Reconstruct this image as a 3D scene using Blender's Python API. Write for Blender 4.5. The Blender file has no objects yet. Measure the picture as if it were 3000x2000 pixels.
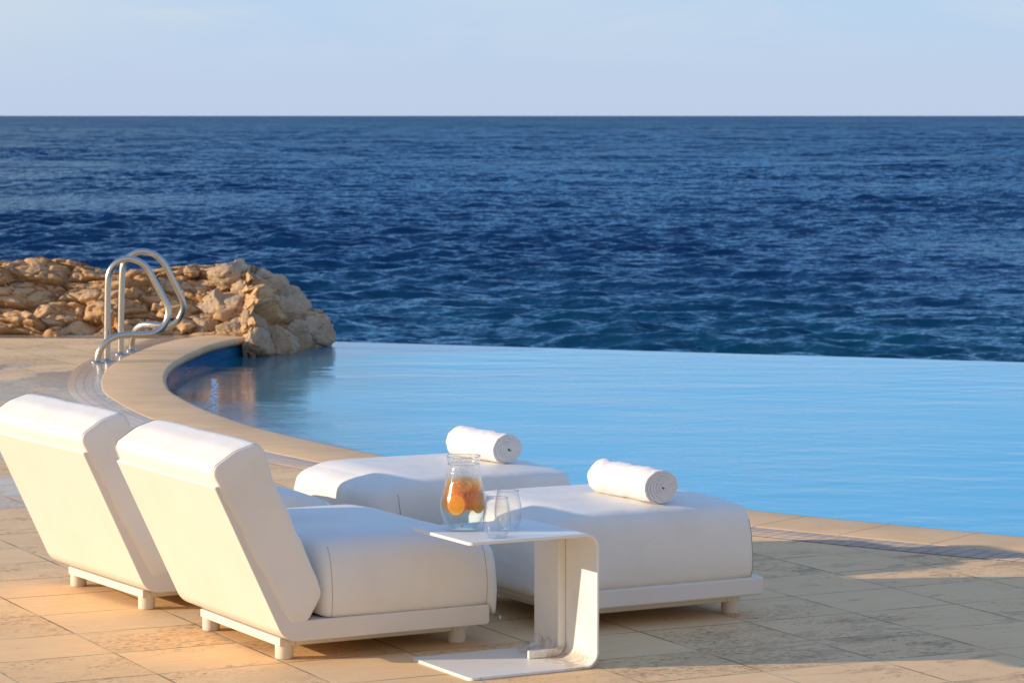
import bpy, bmesh, math, random
import numpy as np
from mathutils import Vector, Matrix

random.seed(7)
RNG = np.random.default_rng(11)
scene = bpy.context.scene
COL = scene.collection
R = math.radians

# ------------------------------------------------------------------ basics
def new_mesh(verts, faces, name='mesh'):
    me = bpy.data.meshes.new(name)
    if isinstance(verts, np.ndarray):
        verts = verts.tolist()
    if isinstance(faces, np.ndarray):
        faces = faces.tolist()
    me.from_pydata(verts, [], faces)
    me.update()
    return me

def add(name, verts, faces, mat=None, parent=None, smooth=True, uv=None):
    me = new_mesh(verts, faces, name)
    o = bpy.data.objects.new(name, me)
    COL.objects.link(o)
    if parent is not None:
        o.parent = parent
    if mat is not None:
        me.materials.append(mat)
    if smooth:
        me.polygons.foreach_set('use_smooth', [True] * len(me.polygons))
    if uv is not None:
        lay = me.uv_layers.new(name='UVMap')
        idx = np.zeros(len(me.loops), dtype=np.int32)
        me.loops.foreach_get('vertex_index', idx)
        lay.data.foreach_set('uv', np.asarray(uv, dtype=np.float32)[idx].ravel())
    return o

def tag(o, label=None, cat=None, group=None, kind=None):
    if label: o['label'] = label
    if cat: o['category'] = cat
    if group: o['group'] = group
    if kind: o['kind'] = kind
    return o

def empty(name, loc=(0, 0, 0), rz=0.0, label=None, cat=None, group=None):
    o = bpy.data.objects.new(name, None)
    o.empty_display_size = 0.1
    COL.objects.link(o)
    o.location = loc
    o.rotation_euler = (0, 0, rz)
    return tag(o, label, cat, group)

def copy_tree(o, parent=None):
    c = o.copy()
    COL.objects.link(c)
    if parent is not None:
        c.parent = parent
    for ch in [x for x in scene.objects if x.parent == o]:
        copy_tree(ch, c)
    return c

def bevel(o, w, seg=4, ang=40):
    m = o.modifiers.new('bevel', 'BEVEL')
    m.width = w; m.segments = seg; m.limit_method = 'ANGLE'; m.angle_limit = R(ang)
    m.harden_normals = False
    n = o.modifiers.new('wn', 'WEIGHTED_NORMAL'); n.keep_sharp = False
    return o

# ------------------------------------------------------------------ numpy noise
def _h(ix, iy, iz, seed):
    n = (ix * 374761393 + iy * 668265263 + iz * 1274126177 + seed * 974634777) & 0xffffffff
    n = ((n ^ (n >> 13)) * 1274126177) & 0xffffffff
    n = (n ^ (n >> 16)) & 0xffffffff
    return n / 4294967295.0

def vnoise(p, seed=0):
    p = np.asarray(p, dtype=np.float64)
    i = np.floor(p).astype(np.int64); f = p - i
    f = f * f * f * (f * (f * 6 - 15) + 10)
    out = np.zeros(len(p))
    for dx in (0, 1):
        wx = f[:, 0] if dx else 1 - f[:, 0]
        for dy in (0, 1):
            wy = f[:, 1] if dy else 1 - f[:, 1]
            for dz in (0, 1):
                wz = f[:, 2] if dz else 1 - f[:, 2]
                out += wx * wy * wz * _h(i[:, 0] + dx, i[:, 1] + dy, i[:, 2] + dz, seed)
    return out * 2 - 1

def fbm(p, oct=4, seed=0, gain=0.5, lac=2.03):
    s = 0; a = 1.0; q = np.asarray(p, dtype=np.float64)
    for k in range(oct):
        s = s + a * vnoise(q, seed + k)
        a *= gain; q = q * lac + 17.3
    return s

def smooth(x, a, b):
    t = np.clip((x - a) / (b - a), 0, 1)
    return t * t * (3 - 2 * t)

# ------------------------------------------------------------------ materials
class NT:
    def __init__(s, mat):
        mat.use_nodes = True
        s.t = mat.node_tree; s.t.nodes.clear()
        s.out = s.t.nodes.new('ShaderNodeOutputMaterial')
    def n(s, typ, ins=None, **kw):
        nd = s.t.nodes.new(typ)
        for k, v in kw.items(): setattr(nd, k, v)
        for k, v in (ins or {}).items():
            s.set(nd.inputs[k], v)
        return nd
    def set(s, sock, v):
        if isinstance(v, bpy.types.NodeSocket): s.t.links.new(v, sock)
        elif isinstance(v, bpy.types.Node): s.t.links.new(v.outputs[0], sock)
        else:
            if sock.type == 'RGBA' and len(v) == 3: v = (*v, 1)
            sock.default_value = v
    def m(s, op, a, b=0.0, c=0.0, clamp=False):
        nd = s.n('ShaderNodeMath', operation=op, use_clamp=clamp)
        for k, v in enumerate((a, b, c)): s.set(nd.inputs[k], v)
        return nd.outputs[0]
    def mix(s, f, a, b, blend='MIX'):
        nd = s.n('ShaderNodeMix', data_type='RGBA', blend_type=blend)
        s.set(nd.inputs[0], f); s.set(nd.inputs[6], a); s.set(nd.inputs[7], b)
        return nd.outputs[2]
    def ramp(s, f, lo, hi, a=0.0, b=1.0, smooth=True):
        nd = s.n('ShaderNodeMapRange', interpolation_type='SMOOTHSTEP' if smooth else 'LINEAR')
        for k, v in enumerate((f, lo, hi, a, b)): s.set(nd.inputs[k], v)
        return nd.outputs[0]
    def noise(s, vec, scale, detail=3, rough=0.5, col=False, dist=0.0):
        nd = s.n('ShaderNodeTexNoise', {'Scale': scale, 'Detail': detail, 'Roughness': rough, 'Distortion': dist})
        if vec is not None: s.set(nd.inputs['Vector'], vec)
        return nd.outputs['Color' if col else 'Fac']
    def pos(s): return s.n('ShaderNodeNewGeometry').outputs['Position']
    def obj(s): return s.n('ShaderNodeTexCoord').outputs['Object']
    def map(s, vec, rot=(0, 0, 0), scale=(1, 1, 1), loc=(0, 0, 0), typ='POINT'):
        nd = s.n('ShaderNodeMapping', {'Vector': vec, 'Rotation': rot, 'Scale': scale, 'Location': loc}, vector_type=typ)
        return nd.outputs[0]
    def sep(s, v):
        return s.n('ShaderNodeSeparateXYZ', {0: v}).outputs
    def comb(s, x, y, z=0.0):
        return s.n('ShaderNodeCombineXYZ', {0: x, 1: y, 2: z}).outputs[0]
    def bump(s, h, strength=0.3, dist=0.01, normal=None):
        nd = s.n('ShaderNodeBump', {'Height': h, 'Strength': strength, 'Distance': dist})
        if normal is not None: s.set(nd.inputs['Normal'], normal)
        return nd.outputs[0]
    def prin(s, col, rough=0.5, normal=None, **kw):
        nd = s.n('ShaderNodeBsdfPrincipled', {'Base Color': col, 'Roughness': rough})
        if normal is not None: s.set(nd.inputs['Normal'], normal)
        for k, v in kw.items(): s.set(nd.inputs[k.replace('_', ' ')], v)
        s.t.links.new(nd.outputs[0], s.out.inputs[0])
        return nd
    def surf(s, sh): s.set(s.out.inputs[0], sh)

def material(name):
    m = bpy.data.materials.new(name)
    return m, NT(m)

def mat_vinyl():
    m, t = material('white vinyl')
    p = t.obj()
    big = t.noise(p, 3.5, 4, 0.6)
    grain = t.noise(p, 420, 2, 0.6)
    wr = t.noise(p, 9, 3, 0.55, dist=0.6)
    col = t.mix(t.ramp(big, 0.35, 0.75), (0.79, 0.76, 0.695), (0.74, 0.70, 0.63))
    specks = t.ramp(t.noise(p, 60, 2, 0.5), 0.80, 0.84)
    col = t.mix(t.m('MULTIPLY', specks, 0.5), col, (0.35, 0.31, 0.26))
    h = t.m('ADD', t.m('MULTIPLY', grain, 0.10), wr)
    t.prin(col, t.ramp(big, 0.3, 0.7, 0.42, 0.55), t.bump(h, 0.34, 0.010), Specular_IOR_Level=0.4)
    return m

def mat_paint():
    m, t = material('white powder coat')
    p = t.obj()
    d = t.noise(p, 5, 5, 0.65)
    col = t.mix(t.ramp(d, 0.4, 0.75), (0.715, 0.67, 0.61), (0.685, 0.64, 0.575))
    sc = t.ramp(t.noise(t.map(p, scale=(6, 6, 40)), 2.5, 4, 0.7), 0.70, 0.76)
    col = t.mix(t.m('MULTIPLY', sc, 0.25), col, (0.5, 0.46, 0.4))
    t.prin(col, 0.42, t.bump(t.noise(p, 260, 2), 0.05, 0.003))
    return m

def mat_table():
    m, t = material('white table enamel')
    p = t.obj()
    x, y, z = t.sep(p)
    d = t.noise(p, 5, 5, 0.65)
    col = t.mix(t.ramp(d, 0.4, 0.75), (0.80, 0.78, 0.73), (0.74, 0.71, 0.65))
    # sand and dust blown into the inside corner
    near = t.m('MULTIPLY', t.ramp(x, 0.27, 0.40), t.ramp(z, 0.10, 0.012))
    dust = t.ramp(t.m('ADD', t.noise(p, 34, 6, 0.7), t.m('MULTIPLY', near, 0.34)), 0.68, 0.92)
    col = t.mix(t.m('MULTIPLY', dust, 0.75), col, (0.46, 0.35, 0.25))
    # chipped enamel showing grey metal at the free corners and along edges
    cx = t.ramp(x, 0.06, 0.0)
    ey = t.m('MAXIMUM', t.ramp(y, 0.006, 0.0), t.ramp(y, 0.394, 0.40))
    tipx = t.ramp(x, 0.012, 0.0)
    edge = t.m('MAXIMUM', t.m('MULTIPLY', ey, t.m('MAXIMUM', t.m('MULTIPLY', cx, 0.8), 0.10)), t.m('MULTIPLY', tipx, t.ramp(y, 0.30, 0.40, 0.1, 0.6)))
    chip = t.ramp(t.m('ADD', t.noise(p, 46, 3, 0.6), t.m('MULTIPLY', edge, 0.32)), 0.80, 0.83)
    col = t.mix(chip, col, (0.16, 0.15, 0.14))
    t.prin(col, 0.38, t.bump(t.m('SUBTRACT', t.m('MULTIPLY', t.noise(p, 240, 2), 0.2), chip), 0.1, 0.002))
    return m

def mat_plain(name, col, rough=0.5, metal=0.0, nscale=40, bump=0.05, var=0.12, **kw):
    m, t = material(name)
    p = t.obj()
    nz = t.noise(p, nscale, 4, 0.6)
    c2 = tuple(c * (1 - var * 2) for c in col)
    t.prin(t.mix(t.ramp(nz, 0.35, 0.7), col, c2), rough, t.bump(nz, bump, 0.003), Metallic=metal, **kw)
    return m

def stone_layers(t, p, q, tile_rand):
    """travertine: base colour, pits and veins, from world point p and tile-space q"""
    v = t.map(q, scale=(4.5, 12, 1))
    vein = t.noise(v, 2.4, 6, 0.66, dist=0.3)
    cloud = t.noise(p, 1.7, 4, 0.6)
    fine = t.noise(p, 120, 3, 0.7)
    pitv = t.noise(t.map(q, scale=(22, 74, 1)), 1.6, 4, 0.62)
    patch = t.noise(t.map(q, scale=(1.3, 2.6, 1)), 1.6, 4, 0.6)
    thr = t.ramp(t.m('ADD', patch, t.m('MULTIPLY', t.m('SUBTRACT', tile_rand, 0.5), 0.25)), 0.36, 0.70, 0.69, 0.53)
    pit = t.ramp(t.m('SUBTRACT', pitv, thr), 0.0, 0.05)
    return vein, cloud, fine, pit

TILE_ROT = R(26.5); TILE_A = 0.420; TILE_B = 0.3965
TILE_O = (1.371, 10.689)       # a joint crossing

def mat_deck():
    m, t = material('travertine deck')
    p = t.pos()
    q = t.map(t.map(p, loc=(-TILE_O[0], -TILE_O[1], 0)), rot=(0, 0, -TILE_ROT))
    x, y, z = t.sep(q)
    wob = t.m('MULTIPLY', t.m('SUBTRACT', t.noise(p, 9, 3), 0.5), 0.006)
    def grid(c, size):
        u = t.m('DIVIDE', t.m('ADD', c, wob), size)
        cell = t.m('FLOOR', u); fr = t.m('FRACT', u)
        d = t.m('MULTIPLY', t.m('SUBTRACT', 0.5, t.m('ABSOLUTE', t.m('SUBTRACT', fr, 0.5))), size)
        return cell, d
    cx, dx = grid(x, TILE_A); cy, dy = grid(y, TILE_B)
    wn = t.n('ShaderNodeTexWhiteNoise', {0: t.comb(cx, cy)}, noise_dimensions='3D')
    rnd = wn.outputs['Value']
    off = t.n('ShaderNodeVectorMath', {0: q, 1: t.n('ShaderNodeVectorMath', {0: wn.outputs['Color'], 1: (7, 7, 7)}, operation='MULTIPLY').outputs[0]}, operation='ADD').outputs[0]
    vein, cloud, fine, pit = stone_layers(t, p, off, rnd)
    base = t.mix(rnd, (0.88, 0.575, 0.30), (0.82, 0.525, 0.275))
    base = t.mix(t.ramp(vein, 0.35, 0.72), base, (0.88, 0.63, 0.34))
    base = t.mix(t.m('MULTIPLY', t.ramp(cloud, 0.45, 0.75), 0.30), base, (0.62, 0.42, 0.22))
    base = t.mix(t.ramp(fine, 0.3, 0.8, 0.0, 0.14), base, (0.48, 0.32, 0.18))
    # dark weathering stains, mostly on the deck to the right
    wx, wy, wz = t.sep(p)
    side = t.ramp(wx, 0.1, 1.3)
    st = t.noise(t.map(off, scale=(2.4, 4.4, 1)), 1.5, 6, 0.7, dist=0.4)
    st2 = t.noise(t.map(off, scale=(10, 30, 1)), 1.5, 4, 0.7)
    stain = t.ramp(t.m('ADD', t.m('ADD', st, t.m('MULTIPLY', st2, 0.18)), t.m('MULTIPLY', t.m('SUBTRACT', rnd, 0.5), 0.16)), 0.62, 0.74)
    stain = t.m('MULTIPLY', stain, t.m('ADD', t.m('MULTIPLY', side, 0.40), 0.05))
    base = t.mix(stain, base, (0.22, 0.145, 0.095))
    dirty = t.m('MULTIPLY', side, 0.16)
    base = t.mix(dirty, base, (0.68, 0.41, 0.225))
    base = t.mix(t.m('MULTIPLY', pit, 0.62), base, (0.20, 0.13, 0.07))
    jw = t.m('ADD', 0.0016, t.m('MULTIPLY', t.noise(p, 14, 2), 0.0022))
    jx = t.ramp(dx, jw, t.m('ADD', jw, 0.0018), 1, 0)
    jy = t.ramp(dy, jw, t.m('ADD', jw, 0.0018), 1, 0)
    joint = t.m('MAXIMUM', jx, jy)
    jcol = t.mix(t.ramp(t.noise(p, 3, 3), 0.42, 0.6), (0.16, 0.11, 0.07), (0.55, 0.42, 0.25))
    base = t.mix(t.m('MULTIPLY', joint, 0.85), base, jcol)
    # splashed water drying on the deck by the handrails
    reg = t.m('MULTIPLY', t.m('MULTIPLY', t.ramp(wy, 11.2, 13.5), t.ramp(wx, -0.9, -1.9)), t.ramp(wy, 22.5, 19.5))
    wn2 = t.noise(t.map(p, scale=(1.0, 0.42, 1)), 1.5, 5, 0.62)
    wet = t.ramp(t.m('ADD', wn2, t.m('MULTIPLY', reg, 0.46)), 0.86, 0.98)
    base = t.mix(t.m('MULTIPLY', wet, 0.42), base, (0.20, 0.16, 0.12))
    rough = t.mix(wet, (0.62, 0.62, 0.62), (0.16, 0.16, 0.16))
    h = t.m('SUBTRACT', t.m('ADD', t.m('MULTIPLY', fine, 0.35), t.m('MULTIPLY', vein, 0.3)), t.m('ADD', t.m('MULTIPLY', pit, 0.9), t.m('MULTIPLY', joint, 1.4)))
    bs = t.m('MULTIPLY', t.m('SUBTRACT', 1.0, t.m('MULTIPLY', wet, 0.8)), 0.55)
    nb = t.n('ShaderNodeBump', {'Height': h, 'Strength': bs, 'Distance': 0.004})
    t.prin(base, rough, nb.outputs[0], Specular_IOR_Level=t.m('ADD', 0.06, t.m('MULTIPLY', wet, 0.40)))
    return m

def mat_coping():
    m, t = material('travertine coping')
    p = t.pos()
    uv = t.n('ShaderNodeTexCoord').outputs['UV']
    u, v, w = t.sep(uv)
    fine = t.noise(p, 150, 3, 0.75)
    cloud = t.noise(p, 3.0, 5, 0.65)
    pit = t.ramp(t.noise(t.map(p, rot=(0, 0, -TILE_ROT), scale=(16, 50, 1)), 1.6, 4, 0.62), 0.66, 0.72)
    base = t.mix(t.ramp(cloud, 0.35, 0.7), (0.72, 0.50, 0.285), (0.62, 0.425, 0.235))
    base = t.mix(t.ramp(fine, 0.3, 0.8, 0, 0.3), base, (0.36, 0.28, 0.19))
    base = t.mix(t.m('MULTIPLY', pit, 0.5), base, (0.22, 0.16, 0.10))
    fr = t.m('FRACT', t.m('DIVIDE', u, 0.41))
    j = t.ramp(t.m('SUBTRACT', 0.5, t.m('ABSOLUTE', t.m('SUBTRACT', fr, 0.5))), 0.005, 0.010, 1, 0)
    base = t.mix(t.m('MULTIPLY', j, 0.7), base, (0.20, 0.15, 0.10))
    h = t.m('SUBTRACT', t.m('MULTIPLY', fine, 0.5), t.m('ADD', j, t.m('MULTIPLY', pit, 0.7)))
    t.prin(base, 0.65, t.bump(h, 0.4, 0.004), Specular_IOR_Level=0.1)
    return m

def mat_pavers():
    m, t = material('small stone pavers')
    p = t.pos()
    uv = t.n('ShaderNodeTexCoord').outputs['UV']
    br = t.n('ShaderNodeTexBrick', {'Vector': uv, 'Color1': (0.56, 0.43, 0.31, 1), 'Color2': (0.46, 0.345, 0.25, 1), 'Mortar': (0.13, 0.10, 0.08, 1),
             'Scale': 1.0, 'Mortar Size': 0.0028, 'Mortar Smooth': 0.2, 'Bias': 0.0, 'Brick Width': 0.062, 'Row Height': 0.055}, offset=0.0)
    fine = t.noise(p, 90, 3, 0.7)
    wx, wy, wz = t.sep(p)
    wetr = t.m('MULTIPLY', t.ramp(wx, -0.6, -1.5), t.ramp(t.noise(p, 1.1, 3), 0.30, 0.46))
    base = t.mix(t.ramp(fine, 0.3, 0.8, 0, 0.35), br.outputs[0], (0.30, 0.24, 0.18))
    base = t.mix(t.m('MULTIPLY', wetr, 0.30), base, (0.22, 0.19, 0.16))
    rough = t.mix(wetr, (0.6, 0.6, 0.6), (0.20, 0.20, 0.20))
    h = t.m('SUBTRACT', t.m('MULTIPLY', fine, 0.3), br.outputs['Fac'])
    t.prin(base, rough, t.bump(h, 0.4, 0.003))
    return m

def mat_pooltile():
    m, t = material('blue glass mosaic')
    uv = t.n('ShaderNodeTexCoord').outputs['UV']
    br = t.n('ShaderNodeTexBrick', {'Vector': uv, 'Color1': (0.02, 0.21, 0.50, 1), 'Color2': (0.014, 0.15, 0.40, 1), 'Mortar': (0.02, 0.09, 0.18, 1),
             'Scale': 1.0, 'Mortar Size': 0.0022, 'Bias': 0.0, 'Brick Width': 0.05, 'Row Height': 0.025}, offset=0.0)
    t.prin(br.outputs[0], 0.12, t.bump(br.outputs['Fac'], -0.3, 0.002))
    return m

def mat_rock(name, c0, c1, c2, scale=1.0):
    m, t = material(name)
    p = t.pos()
    n1 = t.noise(p, 2.2 * scale, 6, 0.65)
    n2 = t.noise(t.map(p, scale=(1, 1, 3)), 7 * scale, 6, 0.7)
    n3 = t.noise(p, 40, 4, 0.7)
    col = t.mix(t.ramp(n1, 0.35, 0.68), c0, c1)
    col = t.mix(t.ramp(n2, 0.52, 0.75, 0, 0.7), col, c2)
    vor = t.n('ShaderNodeTexVoronoi', {'Vector': p, 'Scale': 26.0}, feature='F1').outputs['Distance']
    hole = t.m('MULTIPLY', t.ramp(vor, 0.30, 0.10), t.ramp(t.noise(p, 6, 3), 0.5, 0.6))
    col = t.mix(t.m('MULTIPLY', hole, 0.5), col, tuple(c * 0.35 for c in c1))
    h = t.m('ADD', t.m('ADD', t.m('MULTIPLY', n2, 1.0), t.m('MULTIPLY', n3, 0.35)), t.m('MULTIPLY', hole, -0.6))
    t.prin(col, 0.85, t.bump(h, 0.8, 0.03), Specular_IOR_Level=0.2)
    return m

def mat_pool():
    m, t = material('pool water')
    p = t.pos()
    n1 = t.noise(t.map(p, rot=(0, 0, R(-8)), scale=(5.0, 8.5, 1)), 1.5, 5, 0.6)
    n2 = t.noise(t.map(p, rot=(0, 0, R(14)), scale=(9, 22, 1)), 1.5, 2, 0.5)
    gust = t.ramp(t.noise(t.map(p, scale=(0.5, 0.9, 1)), 1.0, 3, 0.6), 0.36, 0.66, 0.35, 1.5)
    h = t.m('MULTIPLY', t.m('ADD', n1, t.m('MULTIPLY', n2, 0.45)), gust)
    wx, wy, wz = t.sep(p)
    clear_of_shade = t.ramp(t.m('ADD', wx, t.m('MULTIPLY', t.noise(p, 0.7, 4), 1.4)), -1.5, 0.7)
    col = t.mix(clear_of_shade, (0.012, 0.12, 0.16), (0.02, 0.42, 0.66))  # shade and reflection of the rocks painted in as darker water near them
    t.prin(col, 0.04, t.bump(h, 0.125, 0.02), IOR=1.33)
    return m

def mat_sea():
    m, t = material('sea water')
    p = t.pos()
    geo = t.n('ShaderNodeNewGeometry')
    def pert(vec, scale, k, det=2):
        c = t.noise(vec, scale, det, 0.55, col=True)
        v = t.n('ShaderNodeVectorMath', {0: c, 1: (0.5, 0.5, 0.5)}, operation='SUBTRACT').outputs[0]
        return t.n('ShaderNodeVectorMath', {0: v, 1: (k, k, 0)}, operation='MULTIPLY').outputs[0]
    def addv(a, b): return t.n('ShaderNodeVectorMath', {0: a, 1: b}, operation='ADD').outputs[0]
    wx, wy, wz = t.sep(p)
    dist = t.m('SQRT', t.m('ADD', t.m('MULTIPLY', wx, wx), t.m('MULTIPLY', wy, wy)))
    a = addv(pert(t.map(p, rot=(0, 0, R(8)), scale=(0.35, 1.0, 1)), 1.3, 0.85, 3), pert(t.map(p, rot=(0, 0, R(-12)), scale=(0.45, 1.0, 1)), 4.0, 1.25, 3))
    a = addv(a, pert(t.map(p, rot=(0, 0, R(5)), scale=(0.5, 1.0, 1)), 11.0, 0.9, 2))
    b = pert(t.map(p, scale=(0.5, 1.0, 1)), 0.20, 2.0, 4)
    c = pert(t.map(p, scale=(0.30, 1.0, 1)), 0.030, 2.4, 4)
    far = t.ramp(dist, 90, 500)
    # unresolved wave faces: what is seen of a far rough sea is the side that leans to the shore
    lean = t.comb(0.0, t.ramp(dist, 60, 700, 0.0, -0.15), 0.0)
    bs = t.n('ShaderNodeVectorMath', {0: b, 'Scale': far}, operation='SCALE').outputs[0]
    cs = t.n('ShaderNodeVectorMath', {0: c, 'Scale': t.ramp(dist, 300, 1800)}, operation='SCALE').outputs[0]
    nn = addv(addv(addv(geo.outputs['Normal'], a), addv(bs, cs)), lean)
    nn = t.n('ShaderNodeVectorMath', {0: nn}, operation='NORMALIZE').outputs[0]
    shore = t.ramp(t.m('ADD', dist, t.m('MULTIPLY', t.noise(p, 0.05, 3), 60)), 70, 150, 1, 0)
    col = t.mix(shore, (0.001, 0.022, 0.080), (0.001, 0.050, 0.092))
    white_flecks = t.m('MULTIPLY', t.ramp(t.noise(t.map(p, scale=(0.25, 0.7, 1)), 0.8, 5, 0.7), 0.69, 0.72), t.ramp(wz, -3.93, -3.84))
    col = t.mix(t.m('MULTIPLY', white_flecks, 0.8), col, (0.50, 0.60, 0.70))
    body = t.n('ShaderNodeBsdfDiffuse', {'Color': col})
    facing = t.n('ShaderNodeLayerWeight', {'Blend': 0.5, 'Normal': nn}).outputs['Facing']
    fr = t.m('ADD', 0.02, t.m('MULTIPLY', t.m('POWER', facing, 7.0), 0.72))
    gl = t.n('ShaderNodeBsdfGlossy', {'Color': (0.60, 0.83, 1.0, 1), 'Roughness': 0.08, 'Normal': nn})
    t.surf(t.n('ShaderNodeMixShader', {0: fr, 1: body, 2: gl}))
    return m

def mat_glass(name='clear glass', tint=(0.985, 0.99, 0.99), edge=(0.62, 0.64, 0.64), mist=0.0, rim=False):
    m, t = material(name)
    p = t.obj()
    lw = t.n('ShaderNodeLayerWeight', {'Blend': 0.5})
    edgef = t.m('POWER', lw.outputs['Facing'], 4.0)
    fr = t.m('ADD', 0.035 if mist else 0.055, t.m('MULTIPLY', t.m('POWER', lw.outputs['Facing'], 3.6), 0.9))
    tr = t.n('ShaderNodeBsdfTransparent', {'Color': t.mix(edgef, tint, edge)})
    if rim: fr = t.m('ADD', 0.22, t.m('MULTIPLY', fr, 0.7))
    if mist:
        dr = t.noise(p, 260, 2, 0.5)
        gl = t.n('ShaderNodeBsdfGlossy', {'Color': (1, 1, 1, 1), 'Roughness': 0.05, 'Normal': t.bump(dr, 0.25, 0.002)})
    else:
        gl = t.n('ShaderNodeBsdfGlossy', {'Color': (1, 1, 1, 1), 'Roughness': 0.015})
    sh = t.n('ShaderNodeMixShader', {0: fr, 1: tr, 2: gl})
    if mist:
        x, y, z = t.sep(p)
        f = t.m('MULTIPLY', t.ramp(t.noise(p, 300, 2, 0.5), 0.45, 0.62), t.m('MULTIPLY', t.ramp(z, 0.10, 0.15), mist))
        df = t.n('ShaderNodeBsdfTranslucent', {'Color': (0.9, 0.9, 0.88, 1)})
        sh = t.n('ShaderNodeMixShader', {0: f, 1: sh, 2: df})
    t.surf(sh)
    return m

def mat_liquid():
    m, t = material('iced water')
    p = t.obj()
    x, y, z = t.sep(p)
    fr = t.m('ADD', 0.01, t.m('MULTIPLY', t.m('POWER', t.n('ShaderNodeLayerWeight', {'Blend': 0.5}).outputs['Facing'], 5.0), 0.5))
    tint = t.mix(t.ramp(z, 0.05, 0.085), (0.86, 0.95, 0.97), (1.0, 0.76, 0.36))  # orange of the refracted slices put into the tint
    tint = t.mix(t.ramp(z, 0.145, 0.165), tint, (0.98, 0.97, 0.95))
    tr = t.n('ShaderNodeBsdfTransparent', {'Color': tint})
    gl = t.n('ShaderNodeBsdfGlossy', {'Color': (1, 1, 1, 1), 'Roughness': 0.03})
    # refracted orange glow painted into the layer where the fruit floats; below it the water is clear
    zw = t.m('ADD', z, t.m('MULTIPLY', t.m('SUBTRACT', t.noise(p, 38, 3), 0.5), 0.022))
    glow_zone = t.m('MULTIPLY', t.ramp(zw, 0.052, 0.078), t.ramp(zw, 0.168, 0.145))
    glow_col = (1.0, 0.52, 0.03)
    orange_glow = t.n('ShaderNodeMixShader', {0: 0.6, 1: t.n('ShaderNodeBsdfDiffuse', {'Color': glow_col}), 2: t.n('ShaderNodeBsdfTranslucent', {'Color': glow_col})})
    body = t.n('ShaderNodeMixShader', {0: t.m('MULTIPLY', glow_zone, 0.20), 1: tr, 2: orange_glow})
    t.surf(t.n('ShaderNodeMixShader', {0: fr, 1: body, 2: gl}))
    return m

def mat_orange(kind):
    m, t = material('orange ' + kind)
    p = t.obj()
    x, y, z = t.sep(p)
    r = t.m('SQRT', t.m('ADD', t.m('MULTIPLY', x, x), t.m('MULTIPLY', y, y)))
    ang = t.m('ARCTAN2', y, x)
    seg = t.m('ABSOLUTE', t.m('SINE', t.m('MULTIPLY', ang, 5.0)))
    memb = t.m('MULTIPLY', t.ramp(seg, 0.40, 0.12), t.ramp(r, 0.028, 0.024))
    if kind == 'flesh':
        nz = t.noise(t.map(p, scale=(1, 1, 1)), 190, 3, 0.6)
        c = t.mix(t.ramp(nz, 0.35, 0.7), (1.0, 0.74, 0.16), (1.0, 0.84, 0.30))
        c = t.mix(t.m('MAXIMUM', memb, t.ramp(r, 0.0045, 0.0025)), c, (1.0, 0.90, 0.55))
        c = t.mix(t.ramp(r, 0.0228, 0.0240), c, (1.0, 0.95, 0.80))
    else:
        c = (1.0, 0.50, 0.05)
    di = t.n('ShaderNodeBsdfPrincipled', {'Base Color': c, 'Roughness': 0.35})
    tl = t.n('ShaderNodeBsdfTranslucent', {'Color': c})
    t.surf(t.n('ShaderNodeMixShader', {0: 0.65, 1: di, 2: tl}))
    return m

def mat_towel():
    m, t = material('white terry')
    p = t.obj()
    f = t.noise(p, 380, 3, 0.7)
    vo = t.n('ShaderNodeTexVoronoi', {'Vector': p, 'Scale': 260.0}).outputs['Distance']
    h = t.m('ADD', f, t.m('MULTIPLY', vo, -0.8))
    col = t.mix(t.ramp(f, 0.3, 0.7), (0.90, 0.89, 0.88), (0.80, 0.79, 0.79))
    t.prin(col, 0.95, t.bump(h, 0.8, 0.004), Sheen_Weight=0.35, Sheen_Roughness=0.5, Specular_IOR_Level=0.1)
    return m

def mat_steel():
    m, t = material('brushed stainless steel')
    p = t.obj()
    nz = t.noise(t.map(p, scale=(30, 30, 2)), 3, 4, 0.6)
    t.prin((0.52, 0.50, 0.46), 0.27, None, Metallic=1.0)
    return m

M = dict(
    vinyl=mat_vinyl(), paint=mat_paint(), table=mat_table(), deck=mat_deck(), coping=mat_coping(), pavers=mat_pavers(),
    pooltile=mat_pooltile(), pool=mat_pool(), sea=mat_sea(), towel=mat_towel(), steel=mat_steel(),
    rock=mat_rock('tan limestone', (0.60, 0.39, 0.215), (0.43, 0.265, 0.14), (0.70, 0.50, 0.30)),
    boulder=mat_rock('grey tan limestone', (0.53, 0.405, 0.27), (0.40, 0.295, 0.195), (0.61, 0.49, 0.35), 1.4),
    concrete=mat_plain('weir concrete', (0.30, 0.30, 0.29), 0.8, nscale=12, bump=0.3),
    seam=mat_plain('seam thread', (0.30, 0.26, 0.21), 0.8),
    zip=mat_plain('zip tape', (0.20, 0.19, 0.17), 0.7),
    glass=mat_glass(), rim=mat_glass('glass rim', (0.86, 0.86, 0.84), (0.40, 0.41, 0.41), 0.0, True), jug=mat_glass('jug glass', (0.98, 0.985, 0.985), (0.88, 0.88, 0.86), 0.30), liquid=mat_liquid(),
    flesh=mat_orange('flesh'), rind=mat_orange('rind'), pip=mat_plain('pip', (0.85, 0.62, 0.22), 0.5),
    white_flecks=mat_plain('white_flecks', (0.85, 0.86, 0.86), 0.6),
)

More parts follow.
